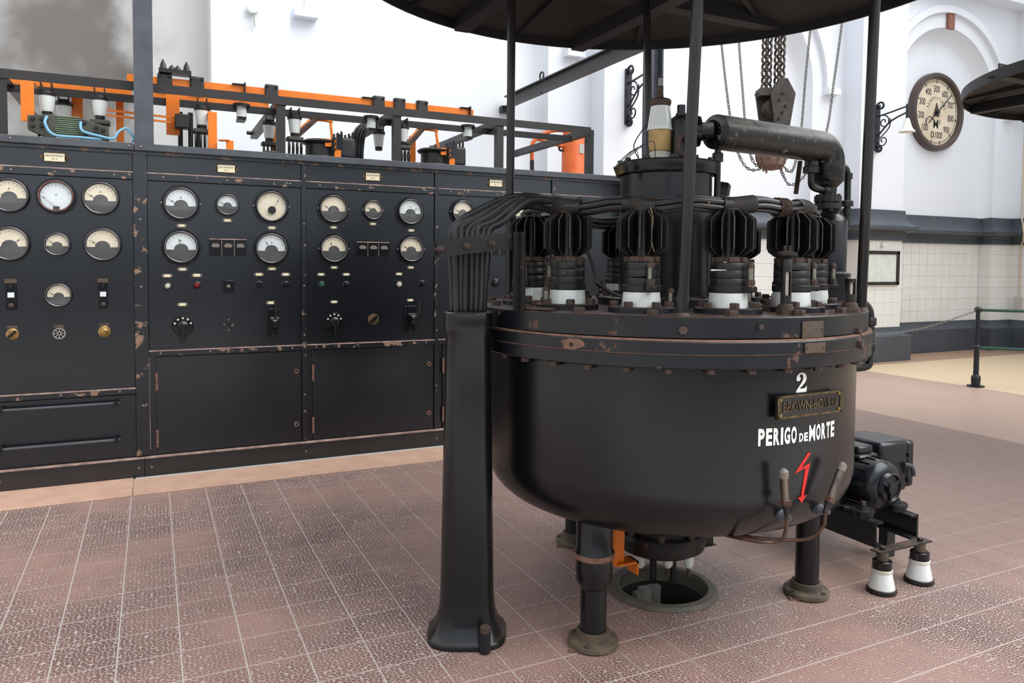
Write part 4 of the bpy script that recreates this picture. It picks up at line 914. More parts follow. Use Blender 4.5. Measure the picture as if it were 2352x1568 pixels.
# numeral 2 with thick-and-thin strokes and a foot serif
two = [(-.5, .22), (-.48, .42), (-.3, .6), (-.02, .68), (.26, .62), (.44, .44), (.46, .22), (.36, .0), (.12, -.2), (-.12, -.38), (-.2, -.44), (.2, -.44), (.36, -.4), (.42, -.3), (.5, -.3), (.48, -.7), (-.5, -.7), (-.5, -.56), (-.3, -.34), (-.04, -.06), (.1, .14), (.14, .34), (.08, .5), (-.04, .56), (-.18, .52), (-.24, .44), (-.14, .36), (-.1, .24), (-.18, .12), (-.32, .08), (-.44, .12)]
vs_, fs_ = [(u_ , v_ / 1.38) for u_, v_ in two], [tuple(range(len(two)))]
q = MB(); curved(q, vs_, fs_, rad(-89.7), 1.079, .052, .072, RB + .0015); q.build('numeral_two', 'white_paint', tank)
def tank_word(word, px0, px1, py, zc, ht, bold):
    a0, _ = on_tank(px0, py, RB); a1, _ = on_tank(px1, py, RB)
    w_ = [{'I': .42, 'M': 1.3}.get(ch, 1) for ch in word]; gap = .2; tot = sum(w_) + gap * (len(word) - 1); u_ = (a1 - a0) / tot; a = a0
    q = MB()
    for ch, wch in zip(word, w_):
        vs, fs = text_geo(ch, .012 if ch == 'M' else bold); curved(q, vs, fs, a + u_ * wch / 2, zc, u_ * wch * RB, ht, RB + .0015); a += u_ * (wch + gap)
    return q.build('lettering', 'white_paint', tank)
tank_word('PERIGO', 1741, 1829, 1003, .8905, .062, .045); tank_word('DE', 1835, 1855, 1000, .878, .032, .045); tank_word('MORTE', 1858, 1915, 985, .8885, .06, .045)
bolt = [(.28, 1.0), (.5, .97), (-.1, .43), (.46, .58), (.08, -.72), (.28, -.7), (-.02, -1.0), (-.28, -.74), (-.09, -.74), (.14, .4), (-.5, .22)]
q = MB(); curved(q, bolt, [tuple(range(11))], rad(-88.5), .727, .083, .091, RB + .0015); q.build('lightning_bolt', 'red_paint', tank)
# plates
def tangent(a): return Vector((-math.sin(a), math.cos(a), 0)), Vector((math.cos(a), math.sin(a), 0))
a = rad(-87.3); T, Nn = tangent(a); o = tp_(a, RB + .004, .998)
npl = MB().obox(o + Nn * .002, (.335, .082, .012), T, VZ).build('maker_plate', 'lever_black', tank)
fr = MB()
for du, dv, w_, h_ in ((0, .037, .335, .008), (0, -.037, .335, .008), (-.163, 0, .009, .082), (.163, 0, .009, .082)): fr.obox(o + T * du + VZ * dv + Nn * .009, (w_, h_, .005), T, VZ)
fr.build('plate_border', 'old_brass', npl)
q = MB(); vs, fs = text_geo('BROWN-BOVERI', .02)
q.add([o + T * (u_ * .28) + VZ * (v_ * .036) + Nn * .0105 for u_, v_ in vs], fs); q.build('raised_letters', 'old_brass', npl)
for su in (-1, 1):
    for sv in (-1, 1): MB().disc(o + T * (.152 * su) + VZ * (.028 * sv) + Nn * .008, Nn, .006, .004, 8).build('screw', 'brass', npl)
def small_plate(px0, py0, px1, py1, r):
    a0, z0 = on_tank(px0, py0, r); a1, z1 = on_tank(px1, py1, r); am = (a0 + a1) / 2; T, Nn = tangent(am); wd = abs(a1 - a0) * r; h_ = abs(z1 - z0); o = tp_(am, r + .001, (z0 + z1) / 2)
    k = MB().obox(o + Nn * .001, (wd, h_, .004), T, VZ).build('rating_plate', 'plate_brown', tank)
    for su in (-1, 1): MB().disc(o + T * (wd * .43 * su) + Nn * .002, Nn, .0045, .003, 8).build('rivet', 'old_brass', k)
small_plate(1841, 738, 1888, 774, RL); small_plate(1847, 788, 1893, 808, R1)
# legs
LEGS = [on_z(1362, 1478, 0), on_z(1852, 1363, 0), on_z(1320, 1245, 0)]
for k, P in enumerate(LEGS):
    big = k == 0
    lg = MB().lathe(([(.072, .55), (.072, .385), (.079, .375), (.079, .352), (.07, .348), (.073, .31), (.07, .26), (.056, .235), (.052, .23)] if big else [(.06, .55), (.058, .42), (.052, .4)]) + [(.052, .03), (.0, .03)], P, n=28).build('leg', 'tank_paint', tank)
    if big: MB().lathe([(.0795, .352), (.081, .363), (.0795, .374)], P, n=28).build('collar_rim', 'rust_edge', lg)
    MB().lathe([(.053, .062), (.066, .06), (.068, .032), (.098, .026), (.1, .022), (.1, .006), (.09, 0), (0, 0)], P, n=32).build('foot', 'foot_iron', lg)
    for q_ in (.6, 2.2, 3.9): MB().hexa(P + Vector((math.cos(q_ + k), math.sin(q_ + k), 0)) * .084 + VZ * .022, (0, 0, 1), .012, .012).build('foot_bolt', 'bolt_rust', lg)
    MB().obox(P + Vector((-.07, -.03, .004)), (.1, .03, .006), (1, -.5, 0), (.5, 1, 0)).build('shim', 'rust_edge', lg)
# under-tank cathode plate
cp_ = MB().lathe([(0, .195), (.17, .195), (.2, .212), (.208, .27), (.2, .285), (0, .285)], TC, n=40).build('cathode_plate', 'iron_dark', tank)
MB().lathe([(0, .285), (.165, .285), (.165, .475), (0, .475)], TC, n=40).build('cathode_neck', 'iron_dark', tank)
MB().lathe([(.168, .31), (.172, .33), (.168, .35)], TC, n=40).build('red_band', 'red_block', tank)
for k in range(8): MB().hexa(tp_(rad(45 * k + 10), .185, .285), (0, 0, 1), .016, .03).build('cathode_bolt', 'bolt_rust', cp_)
for px, py in ((1471, 1283), (1582, 1288), (1535, 1262)):
    P = at_d(px, py, 3.36); P.z = .195; MB().lathe([(0, -.06), (.012, -.06), (.022, -.045), (.024, 0), (0, 0)], P, n=16).build('porcelain_stud', 'porcelain', cp_); MB().cyl(P + VZ * -.1, P + VZ * -.055, .009, n=8).build('stud', 'bolt_rust', cp_)
for px, py in ((1500, 1290), (1545, 1300)): P = at_d(px, py, 3.4); MB().cyl((P.x, P.y, .05), (P.x, P.y, .25), .016, n=8).build('contact_rod', 'iron_dark', cp_)
P = at_d(1415, 1255, 3.25)
MB().box(P.x - .03, P.x + .04, P.y - .005, P.y + .005, .2, .36).box(P.x - .03, P.x - .022, P.y - .04, P.y + .04, .2, .36).box(P.x - .01, P.x + .1, P.y - .03, P.y + .04, .19, .2).box(P.x + .09, P.x + .1, P.y - .03, P.y + .04, .14, .2).build('orange_bracket', 'orange_paint', tank)
P = at_d(1620, 1270, 3.5); MB().box(P.x - .05, P.x + .02, P.y - .03, P.y + .04, .2, .3).box(P.x - .06, P.x + .03, P.y - .04, P.y + .05, .195, .2).build('bracket', 'iron_dark', tank)
# side drain pipe on the right edge
a1_, _ = on_tank(1990, 800, .855); P = tp_(rad(-36), .852, 0)
dp = MB().tube(spline([P + VZ * 1.34, P + Vector((.03, -.01, 1.30)), P + Vector((.035, -.012, 1.2)), P + Vector((.035, -.012, 1.1)), P + Vector((.02, -.01, 1.06)), tp_(rad(-36), .8, 1.05)], 5), .016, 12).build('drain_pipe', 'iron_dark', tank)
for z in (1.24, 1.13): MB().hexa(P + Vector((.035, -.012, z)), (0, 0, 1), .025, .035).build('union_nut', 'iron_dark', dp)
# pair of sight glasses on copper tube
def sight(base, top, knob_px, name_):
    am, zm = on_tank(*knob_px, .79); T, Nn = tangent(am); kp = tp_(am, .782, zm)
    (a0_, z0_), (a1_, z1_) = on_tank(*base, .862), on_tank(*top, .862); P, Q = tp_(a0_, .862, z0_), tp_(a1_, .862, z1_); d = (Q - P).normalized(); L_ = (Q - P).length
    s_ = MB().lathe([(0, -.02), (.022, -.02), (.022, .02), (.018, .024), (.01, .055), (0, .055)], kp, Nn, 18).build('sight_glass', 'steel_grey', tank)
    MB().cyl(kp + Nn * .05, P - d * .01, .007, n=8).build('elbow', 'copper', s_)
    MB().lathe([(0, -.012), (.007, -.012), (.014, .03), (0, .03)], P, d, 12).build('cone', 'iron_dark', s_)
    MB().hexa(P + d * .03, d, .02, .022).build('union_nut', 'copper', s_)
    MB().lathe([(0, .05), (.0145, .05), (.0145, L_ - .02), (0, L_ - .02)], P, d, 16).build('glass_tube', 'sight_metal', s_)
    for q_ in (0, PI): u_, v_, _ = basis(d); MB().obox(P + d * ((L_ + .03) / 2) + (u_ * math.cos(q_ + .4) + v_ * math.sin(q_ + .4)) * .0145, (L_ - .07, .006, .003), d, (u_ * -math.sin(q_ + .4) + v_ * math.cos(q_ + .4))).build('guard', 'copper', s_)
    MB().lathe([(.016, L_ - .03), (.016, L_ - .006), (.01, L_), (.005, L_ + .004), (0, L_ + .006)], P, d, 16).build('cap', 'grey_plate', s_)
    return P, d, s_
mat('sight_metal', S(120, 112, 106), .22, .7, col2=S(70, 60, 54), nscale=30, stretch=(1, 1, .2))
P, d, s_ = sight((1806, 1178), (1800, 1078), (1793, 1181), 'a')
MB().tube(spline([P - d * .01, P + VZ * -.06, P + VZ * -.105 + Vector((-.02, .02, 0)), P + VZ * -.115 + Vector((-.1, .12, 0)), Vector((2.0, 2.55, .4))], 6), .0065, 8).build('copper_pipe', 'copper', s_)
P, d, s_ = sight((1897, 1172), (1937, 1064), (1878, 1168), 'b')
MB().tube(spline([P - d * .01, P + Vector((-.015, .0, -.06)), P + Vector((-.06, .05, -.115)), P + Vector((-.2, .2, -.13)), Vector((2.0, 2.5, .42)), Vector((1.95, 2.6, .42))], 6), .0065, 8).build('copper_pipe', 'copper', s_)
# neck dome with flange
nk = MB().lathe([(.30, ZL), (.30, ZL + .03), (.29, ZL + .036), (.206, ZL + .04), (.204, 1.895), (.222, 1.898), (.225, 1.904), (.225, 1.948), (.22, 1.954), (0, 1.954)], TC, n=56).build('central_dome', 'tank_paint', tank)
for k in range(12): MB().hexa(tp_(rad(30 * k), .206, 1.954), (0, 0, 1), .012, .014).build('dome_bolt', 'bolt_rust', nk)
for k in range(16): MB().hexa(tp_(rad(22.5 * k), .265, ZL + .034), (0, 0, 1), .016, .018).build('dome_bolt', 'bolt_rust', nk)

# ---- cathode insulator on the dome
cb = Vector((2.03, 2.715, 1.954))
t = thing('cathode_insulator', 'white porcelain cone on a cream ribbed winding atop the dome', 'insulator', cb)
MB().lathe([(0, 0), (.05, 0), (.05, .03), (.04, .045), (0, .045)], cb, n=28).build('base', 'porcelain_old', t)
prof = [(0, .045)]
for i in range(12): prof += [(.049, .045 + i * .0075), (.051, .048 + i * .0075), (.049, .052 + i * .0075)]
MB().lathe(prof + [(0, .136)], cb, n=32).build('winding', 'cream_winding', t)
MB().lathe([(0, .135), (.056, .135), (.057, .14), (.054, .15), (.042, .24), (0, .24)], cb, n=32).build('porcelain_cone', 'porcelain', t)
MB().lathe([(0, .239), (.041, .239), (.047, .252), (.047, .266), (.04, .272), (.02, .278), (0, .278)], cb, n=28).build('cap', 'rust_iron', t)
MB().lathe([(.014, .276), (.012, .3), (.012, .33), (.008, .332), (.009, .37), (.004, .372), (.005, .385), (0, .388)], cb, n=14).build('stem', 'rust_iron', t)
MB().lathe([(0, .33), (.011, .33), (.011, .365), (0, .365)], cb, n=12).build('sight_tube', 'glass_tube', t)
t = thing('terminal_wires', 'loose thin wires with a small plug on the left rim of the dome', 'wires', tp_(rad(170), .2, 1.954))
for k in range(4):
    A = tp_(rad(195 + 8 * k), .19, 1.957); MB().tube(spline([A, A + Vector((-.02, 0, .04 + .01 * k)), tp_(rad(185 + 3 * k), .25, 1.96), tp_(rad(188 + 2 * k), .285, 1.93 - .01 * k)], 5), .0018, 5).build('wire', 'thin_wire', t)
MB().obox(tp_(rad(190), .29, 1.905), (.035, .03, .04), (1, .2, .5), (0, 1, 0)).build('plug', 'old_brass', t, bevel=.004)
MB().tube(spline([tp_(rad(190), .17, 1.957), tp_(rad(170), .16, 2.03), cb + Vector((-.03, .06, .17))], 5), .0025, 5).build('wire', 'cable_rubber', t)

# ---- oil gauge cups, shared
def oil_cup(o, h_, parent, local=True, s=1.0):
    o = Vector(o)
    k = MB().lathe([(0, 0), (.016 * s, 0), (.016 * s, h_ * .22), (.012 * s, h_ * .25), (0, h_ * .25)], o, n=8).build('oil_cup', 'rust_iron', parent, local=local)
    MB().lathe([(.0135 * s, h_ * .75), (.0135 * s, h_ * .88), (.009 * s, h_ * .94), (.004, h_), (0, h_)], o, n=14).build('cap', 'rust_iron', k, local=True)
    for q_ in (.5, PI + .5): MB().obox(o + Vector((math.cos(q_) * .011 * s, math.sin(q_) * .011 * s, h_ * .5)), (.003, .006 * s, h_ * .54), (math.cos(q_), math.sin(q_), 0), (-math.sin(q_), math.cos(q_), 0)).build('guard', 'iron_dark', k, local=True)
    MB().lathe([(.0095 * s, h_ * .24), (.0095 * s, h_ * .78)], o, n=12).build('glass_tube', 'gauge_glass', k, local=True)

# ================================================================== FINNED ANODES
def make_anode():
    t = thing('anode_radiator', 'x', 'radiator', (0, 0, 0), 'finned anode radiators round the tank lid')
    MB().lathe([(0, 0), (.125, 0), (.125, .018), (.121, .022), (0, .022)], n=40).build('base_flange', 'rim_paint', t, local=True)
    hb = MB().hexa((0, 0, 0), (0, 0, 1), .0175, .02).mesh('bolt'); hb.materials.append(MATS['bolt_rust'])
    for k in range(6): inst(hb, 'flange_bolt', t, (.101 * math.cos(k * PI / 3 + .2), .101 * math.sin(k * PI / 3 + .2), .022), (0, 0, k))
    MB().lathe([(0, .022), (.0735, .022), (.0725, .04), (.069, .078), (0, .078)], n=40).build('porcelain_sleeve', 'porcelain', t, local=True)
    MB().lathe([(0, .076), (.07, .076), (.0735, .08), (.0735, .1), (.07, .103), (0, .103)], n=40).build('collar', 'iron_dark', t, local=True)
    for i in range(3):
        z = .103 + i * .029; tl = (.02, -.03, .025)[i]
        MB().lathe([(0, 0), (.0675, 0), (.068, .003), (.068, .024), (.066, .027), (0, .027)], (0, 0, z), (tl, .012 * (-1) ** i, 1), 36).build('clamp_ring', 'iron_dark', t, local=True)
    ct = MB().lathe([(0, .19), (.06, .19), (.06, .206), (0, .206)], n=30)
    for k in range(8): a_ = k * PI / 4; ct.obox((.062 * math.cos(a_), .062 * math.sin(a_), .199), (.008, .034, .018), (math.cos(a_), math.sin(a_), 0), (-math.sin(a_), math.cos(a_), 0))
    ct.build('castle_nut', 'rust_iron', t, local=True)
    hub = MB().lathe([(.048, .2), (.046, .215), (.04, .235), (.036, .3), (.036, .36), (.04, .385), (.03, .392), (0, .392)], n=24).build('radiator_hub', 'fin_black', t, local=True)
    th = .0022
    poly = [(.03, .21), (.052, .211), (.07, .221), (.094, .24), (.0965, .246), (.0965, .345), (.093, .352), (.058, .379), (.03, .381)]
    fin = MB().prism(poly, (0, -th, 0), (1, 0, 0), (0, 0, 1), -2 * th)
    fm = fin.mesh('fin', 20); fm.materials.append(MATS['fin_black']); fm.materials.append(MATS['fin_edge'])
    for p in fm.polygons:
        if abs(p.normal.y) < .5 and p.center.x > .05: p.material_index = 1
    for k in range(14): inst(fm, 'fin', t, (0, 0, 0), (0, 0, 2 * PI * k / 14))
    oil_cup((.089, .0, .103), .088, t); MB().obox((.082, 0, .09), (.05, .04, .022), (1, 0, 0), (0, 1, 0)).build('cup_lug', 'iron_dark', t, local=True, bevel=.004)
    oil_cup((.03, .105, .022), .07, t, s=.95)
    return t
proto = make_anode()
AL = {15: 'finned black radiator at the back of the lid, right of the dome', 45: 'finned black radiator hidden directly behind the dome', 75: 'finned black radiator at the back, just left of the dome',
      105: 'finned black radiator at the back of the lid behind the second from left', 135: 'finned black radiator at back left of the lid, behind the leftmost one', 165: 'leftmost finned black radiator, behind the angle-iron bracket',
      195: 'finned black radiator next to the cable bracket, under the first cable tape', 225: 'finned black radiator in front of the dome, left of the canopy post', 255: 'finned black radiator at front centre, just right of the canopy post',
      285: 'finned black radiator behind the tall slotted gauge column', 315: 'rightmost finned black radiator before the vertical pump cylinder', 345: 'finned black radiator at the right behind the slotted gauge column'}
offs = {195: -80, 225: 30, 255: 35, 285: 55, 315: 10, 165: 60}
for i, ang in enumerate(AL):
    o = proto if i == 0 else copy_tree(proto)
    o.location = tp_(rad(ang), .62, ZL); o.rotation_euler.z = rad(ang + offs.get(ang, 20)); o['label'] = AL[ang]

# slotted gauge columns on the lid
def gauge_column(P, r, z1, tall, label):
    t = thing('gauge_column', label, 'gauge', P, 'slotted glass gauges on the lid')
    P = Vector((P.x, P.y, 0))
    MB().hexa(P + VZ * ZL, (0, 0, 1), r * 1.9, .02).build('base_nut', 'bolt_rust', t)
    MB().lathe([(0, ZL + .02), (r * 1.5, ZL + .02), (r * 1.4, ZL + .035), (r, ZL + .04), (0, ZL + .04)], P, n=18).build('collar', 'rust_iron', t)
    # wall of the tube with a slot that faces the hall
    zt = z1 - (.09 if tall else .02); fa = math.atan2(-P.y, -P.x) + .35; vs = []; n_ = 20; fs = []
    body = MB(); lo, hi = ZL + .07, ZL + (.20 if tall else .13)
    body.lathe([(r, ZL + .04), (r, lo)], P, n=20); body.lathe([(r, hi), (r, zt), (0, zt)], P, n=20)
    for i in range(20):
        a_ = 2 * PI * i / 20 ; b_ = 2 * PI * (i + 1) / 20; mid = (a_ + b_) / 2
        if abs((mid - fa + PI) % (2 * PI) - PI) < .55: continue
        body.add([P + Vector((math.cos(a_) * r, math.sin(a_) * r, lo)), P + Vector((math.cos(b_) * r, math.sin(b_) * r, lo)), P + Vector((math.cos(b_) * r, math.sin(b_) * r, hi)), P + Vector((math.cos(a_) * r, math.sin(a_) * r, hi))], [(0, 1, 2, 3)])
    body.build('slotted_tube', 'iron_dark', t)
    MB().cyl(P + VZ * (ZL + .04), P + VZ * (hi + .005), r * .55, n=14).build('glass_tube', 'lamp_clear', t)
    if tall:
        MB().lathe([(r, zt), (r * 1.05, zt + .005), (r * 1.05, zt + .045), (r * .9, zt + .05), (r * 1.9, zt + .06), (r * 1.9, zt + .068), (r * .9, zt + .078), (0, zt + .08)], P, n=20).build('head', 'iron_dark', t)
        for k in range(3): MB().hexa(P + Vector((.012 * (k - 1), .006 * (k % 2), zt + .078)), (0, 0, 1), .007, .018).build('terminal', 'iron_dark', t)
    else: MB().lathe([(r * .6, zt), (r * .3, zt + .012), (0, zt + .012)], P, n=10).build('tip', 'rust_iron', t)
gauge_column(Vector((2.086, 2.02, ZL)), .019, 1.565, True, 'tall slotted gauge column with flanged head at the front of the lid')
gauge_column(Vector((2.42, 2.02, ZL)), .02, 1.455, False, 'short slotted gauge near the right canopy post on the lid')

# ---- canopy on four posts
PB = [tp_(rad(-122.7), .80, ZL), tp_(rad(-52.5), .815, ZL), tp_(rad(57.3), .79, ZL), tp_(rad(127.5), .79, ZL)]
def canopy(c, z, r, posts, label, foot=True):
    t = thing('canopy', label, 'canopy', (c.x, c.y, ZL), 'round canopies on slim posts'); c = Vector((c.x, c.y, 0))
    MB().lathe([(0, z + .28), (r * .5, z + .17), (r, z + .02), (r, z), (r * .5, z + .15), (0, z + .26)], c, n=80).build('roof', 'canopy_under', t)
    MB().lathe([(r - .012, z - .055), (r, z - .055), (r + .004, z - .05), (r + .004, z + .03), (r - .012, z + .03), (r - .012, z - .055)], c, n=80).build('rim_band', 'canopy_rim', t)
    for dx in (-.46, .36): L_ = math.sqrt(r * r - dx * dx) - .01; MB().angle(c + Vector((dx, -L_, z - .07)), c + Vector((dx, L_, z - .07)), .09, .01, (0, 0, 1), (1, 0, 0)).build('beam', 'canopy_rim', t)
    for dy in (-.66, .66): L_ = math.sqrt(r * r - dy * dy) - .01; MB().angle(c + Vector((-L_, dy, z - .02)), c + Vector((L_, dy, z - .02)), .09, .01, (0, 0, 1), (0, 1, 0)).build('beam', 'canopy_rim', t)
    for a_ in range(0, 360, 30): d = Vector((math.cos(rad(a_)), math.sin(rad(a_)), 0)); MB().bar(c + d * .1 + VZ * (z + .2), c + d * (r - .02) + VZ * (z + .0), .03, .03).build('rafter', 'canopy_rim', t)
    for P, Q in posts:
        p = MB().cyl(P, Q, .0205, n=18).build('post', 'post_paint', t)
        if foot: MB().lathe([(.03, 0), (.024, .012), (0.02, .012)], P, n=14).build('post_foot', 'bolt_rust', p)
    return t
ptop = [PB[0] + Vector((.05, -.02, 1.64)), PB[1] + Vector((.03, -.01, 1.64)), PB[2] + Vector((-.07, 0, 1.64)), PB[3] + Vector((.0, 0, 1.64))]
canopy(TC, 2.95, 1.54, list(zip(PB, ptop)), 'round dark canopy on four slim posts above the near tank')
c2_ = Vector((7.14, 2.85, 0))
canopy(c2_, 2.95, 1.57, [(c2_ + Vector((dx, dy, 0)), c2_ + Vector((dx, dy, 2.97))) for dx in (-.4, .4) for dy in (-.6, .6)], 'second round canopy cut off by the right edge of the photo', False)

# ---- pump pipework
t = thing('vacuum_pipe', 'thick black pipe elbowing from the dome to the vertical pump cylinder', 'pipe', (2.15, 2.63, 1.954))
A, B = Vector((2.225, 2.6, 2.085)), Vector((3.02, 2.728, 2.095)); D = (B - A).normalized(); H = Vector((3.105, 2.742, 0))
el = [A + D * .0, A + D * .02] + [A.lerp(B, i / 6) for i in range(1, 7)]
for i in range(1, 9): q_ = PI / 2 * i / 8; el.append(B + D * (.085 * math.sin(q_)) + VZ * (-.085 * (1 - math.cos(q_))))
el.append(B + D * .085 + VZ * -.16); rr = [.05, .076] + [.077] * (len(el) - 2)
el += [B + D * .085 + VZ * -.17, B + D * .085 + VZ * -.2, B + D * .085 + VZ * -.29]; rr += [.072, .042, .038]
MB().tube(el, .076, 28, radii=rr).build('pipe', 'pipe_paint', t)
PB2 = B + D * .085
for z in (1.822, 1.786): MB().lathe([(0, 0), (.066, 0), (.066, .03), (0, .03)], (PB2.x, PB2.y, z), n=30).build('flange', 'iron_dark', t)
for k in range(6): MB().cyl((PB2.x + .052 * math.cos(k * PI / 3), PB2.y + .052 * math.sin(k * PI / 3), 1.775), (PB2.x + .052 * math.cos(k * PI / 3), PB2.y + .052 * math.sin(k * PI / 3), 1.862), .008, n=8).build('flange_bolt', 'bolt_rust', t)
V0 = Vector((2.105, 2.665, 1.954))
MB().lathe([(0, 0), (.045, 0), (.045, .175), (.04, .19), (.024, .2), (.024, .208), (.018, .21), (.018, .245), (0, .245)], V0, n=28).build('valve_body', 'tank_paint', t)
MB().cyl(V0 + Vector((0, 0, .13)), A, .04, n=22).build('branch', 'pipe_paint', t)
MB().lathe([(0, 0), (.066, 0), (.068, .02), (.066, .04), (0, .04)], V0 + VZ * .13 + (A - V0 - VZ * .13) * .3, A - V0 - VZ * .13, 32).build('disc_flange', 'tank_paint', t)
MB().tube([V0 + Vector((-.03, -.07, .06)) + Vector((.03 * math.cos(q_ * PI / 6) * .8, -.02 * math.cos(q_ * PI / 6), .045 * math.sin(q_ * PI / 6))) for q_ in range(12)], .012, 8, closed=True).build('lifting_eye', 'rust_iron', t)
# small drop pipe
dpp = [A + D * .04 + VZ * -.07, A + D * .04 + VZ * -.25, A + D * .035 + Vector((0, .0, -.31)), A + D * .0 + Vector((0, .02, -.36))]
MB().tube(spline(dpp, 6), .014, 12).build('drop_pipe', 'iron_dark', t); MB().hexa(A + D * .04 + VZ * -.13, (0, 0, 1), .024, .04).build('union_nut', 'iron_dark', t)
MB().tube(spline([PB2 + Vector((-.12, 0, -.03)), PB2 + Vector((-.12, 0, -.15)), PB2 + Vector((-.11, 0, -.2)), PB2 + Vector((-.05, 0, -.215)), PB2 + Vector((-.0, 0, -.215))], 6), .017, 12).build('bypass_pipe', 'pipe_paint', t)
MB().hexa(PB2 + Vector((-.12, 0, -.135)), (0, 0, 1), .042, .035).build('union_nut', 'iron_dark', t); MB().lathe([(0, 0), (.034, 0), (.034, .07), (0, .07)], PB2 + Vector((-.12, 0, -.1)), n=18).build('sleeve', 'pipe_paint', t)
# pump cylinder with side pipe
pc = thing('pump_cylinder', 'tall slim black pump cylinder standing right of the tank', 'cylinder', (PB2.x, PB2.y, 0))
MB().lathe([(0, .268), (.115, .268), (.115, .29), (.108, .3), (.108, 1.46), (.086, 1.47), (.086, 1.72), (.075, 1.745), (.036, 1.775), (.035, 1.79), (0, 1.79)], (PB2.x + .015, PB2.y, 0), n=32).build('barrel', 'tank_paint', pc)
sp_ = [PB2 + Vector((.07, 0, -.1)), PB2 + Vector((.11, .0, -.09)), PB2 + Vector((.135, 0, -.12)), PB2 + Vector((.14, 0, -.2)), PB2 + Vector((.14, 0, -.36)), PB2 + Vector((.13, 0, -.41)), PB2 + Vector((.06, 0, -.43))]
MB().tube(spline(sp_, 6), .0165, 12).build('side_pipe', 'iron_dark', pc)
for z in (-.15, -.33): MB().lathe([(0, 0), (.023, 0), (.023, .03), (0, .03)], PB2 + Vector((.14, 0, z)), n=12).build('socket', 'iron_dark', pc)
MB().hexa(PB2 + Vector((.14, 0, -.29)), (0, 0, 1), .032, .03).build('union_nut', 'iron_dark', pc)
t = thing('relief_valve', 'small bent valve with faceted nut behind the dome', 'valve', tp_(rad(-10), .45, ZL))
P = at_d(1650, 470, 3.75); MB().tube(spline([P + VZ * -.3, P, P + Vector((.02, 0, .06))], 5), .03, 12).build('stem', 'iron_dark', t); MB().hexa(P + Vector((.02, 0, .05)), (.2, 0, 1), .038, .06).build('nut', 'iron_dark', t)

# ================================================================== CABLE COLUMN AND HARNESS
CCX, CCY = 1.132, 2.745
t = thing('cable_column', 'hollow black cast-iron column with flared foot carrying cables into the floor', 'column', (CCX, CCY, 0))
def loft(secs, n_=48, ex=3.2, sy=.95):
    b_ = MB(); vs = []; fs = []
    for h_, hw in secs:
        for i in range(n_):
            a_ = 2 * PI * i / n_ ; c_, s_ = math.cos(a_), math.sin(a_)
            rr_ = (abs(c_) ** ex + abs(s_) ** ex) ** (-1 / ex) * hw
            u_, v_ = rr_ * c_, rr_ * s_ * sy; th_ = rad(-24)
            vs.append((CCX + u_ * math.cos(th_) - v_ * math.sin(th_), CCY + u_ * math.sin(th_) + v_ * math.cos(th_), h_))
    for k in range(len(secs) - 1): fs += [(k * n_ + i, k * n_ + (i + 1) % n_, (k + 1) * n_ + (i + 1) % n_, (k + 1) * n_ + i) for i in range(n_)]
    return b_.add(vs, fs)
loft([(0, .158), (.018, .158), (.024, .152), (.05, .132), (.09, .117), (.14, .11), (.2, .107), (.6, .1), (1.0, .0935), (1.21, .0895), (1.225, .094), (1.25, .0975), (1.29, .0975), (1.305, .094), (1.308, .088), (1.3, .082), (.9, .08)]).build('column', 'tank_paint', t, ang=50)
bp_ = on_z(1114, 1470, .05); bp_.z = 0
MB().cyl(bp_ + VZ * .005, bp_ + VZ * .085, .022, n=16).build('anchor_boss', 'rim_paint', t); MB().hexa(bp_ + VZ * .085, (0, 0, 1), .02, .022).build('anchor_nut', 'bolt_rust', t)
# clamp bracket fixed to the lid
PK = Vector((1.275, 2.63, ZL))
t = thing('cable_bracket', 'angle-iron bracket clamping the cables above the cable column', 'bracket', PK)
MB().angle(PK + Vector((.0, -.05, 0)), PK + Vector((.0, -.05, .3)), .036, .008, (-.75, -.2, 0), (.3, -.7, 0)).build('upright', 'iron_dark', t)
MB().obox((1.32, 2.545, ZL + .008), (.17, .05, .008), (.085, -.17, 0), (.17, .085, 0)).build('foot_plate', 'rust_iron', t)
F0, F1 = PK + Vector((-.02, -.022, .265)), at_d(1006, 562, 2.83); F1.z = PK.z + .232
MB().bar(F0, F1, .012, .062).bar(F0 + VZ * .03 + Vector((0, .02, 0)), F1 + VZ * .03 + Vector((0, .02, 0)), .05, .008).build('front_bar', 'iron_dark', t)
off = Vector((.03, .135, 0)); MB().bar(F0 + off, F1 + off, .012, .055).build('rear_bar', 'iron_dark', t)
dd = (F1 - F0).normalized(); sd = dd.cross(VZ).normalized()
for f in (.28, .62, .97):
    P = F0.lerp(F1, f); bn = MB().cyl(P - sd * .045, P + sd * .16, .008, n=8).build('clamp_bolt', 'rust_iron', t); MB().hexa(P - sd * .006, -sd, .015, .014).build('nut', 'bolt_rust', bn)
    
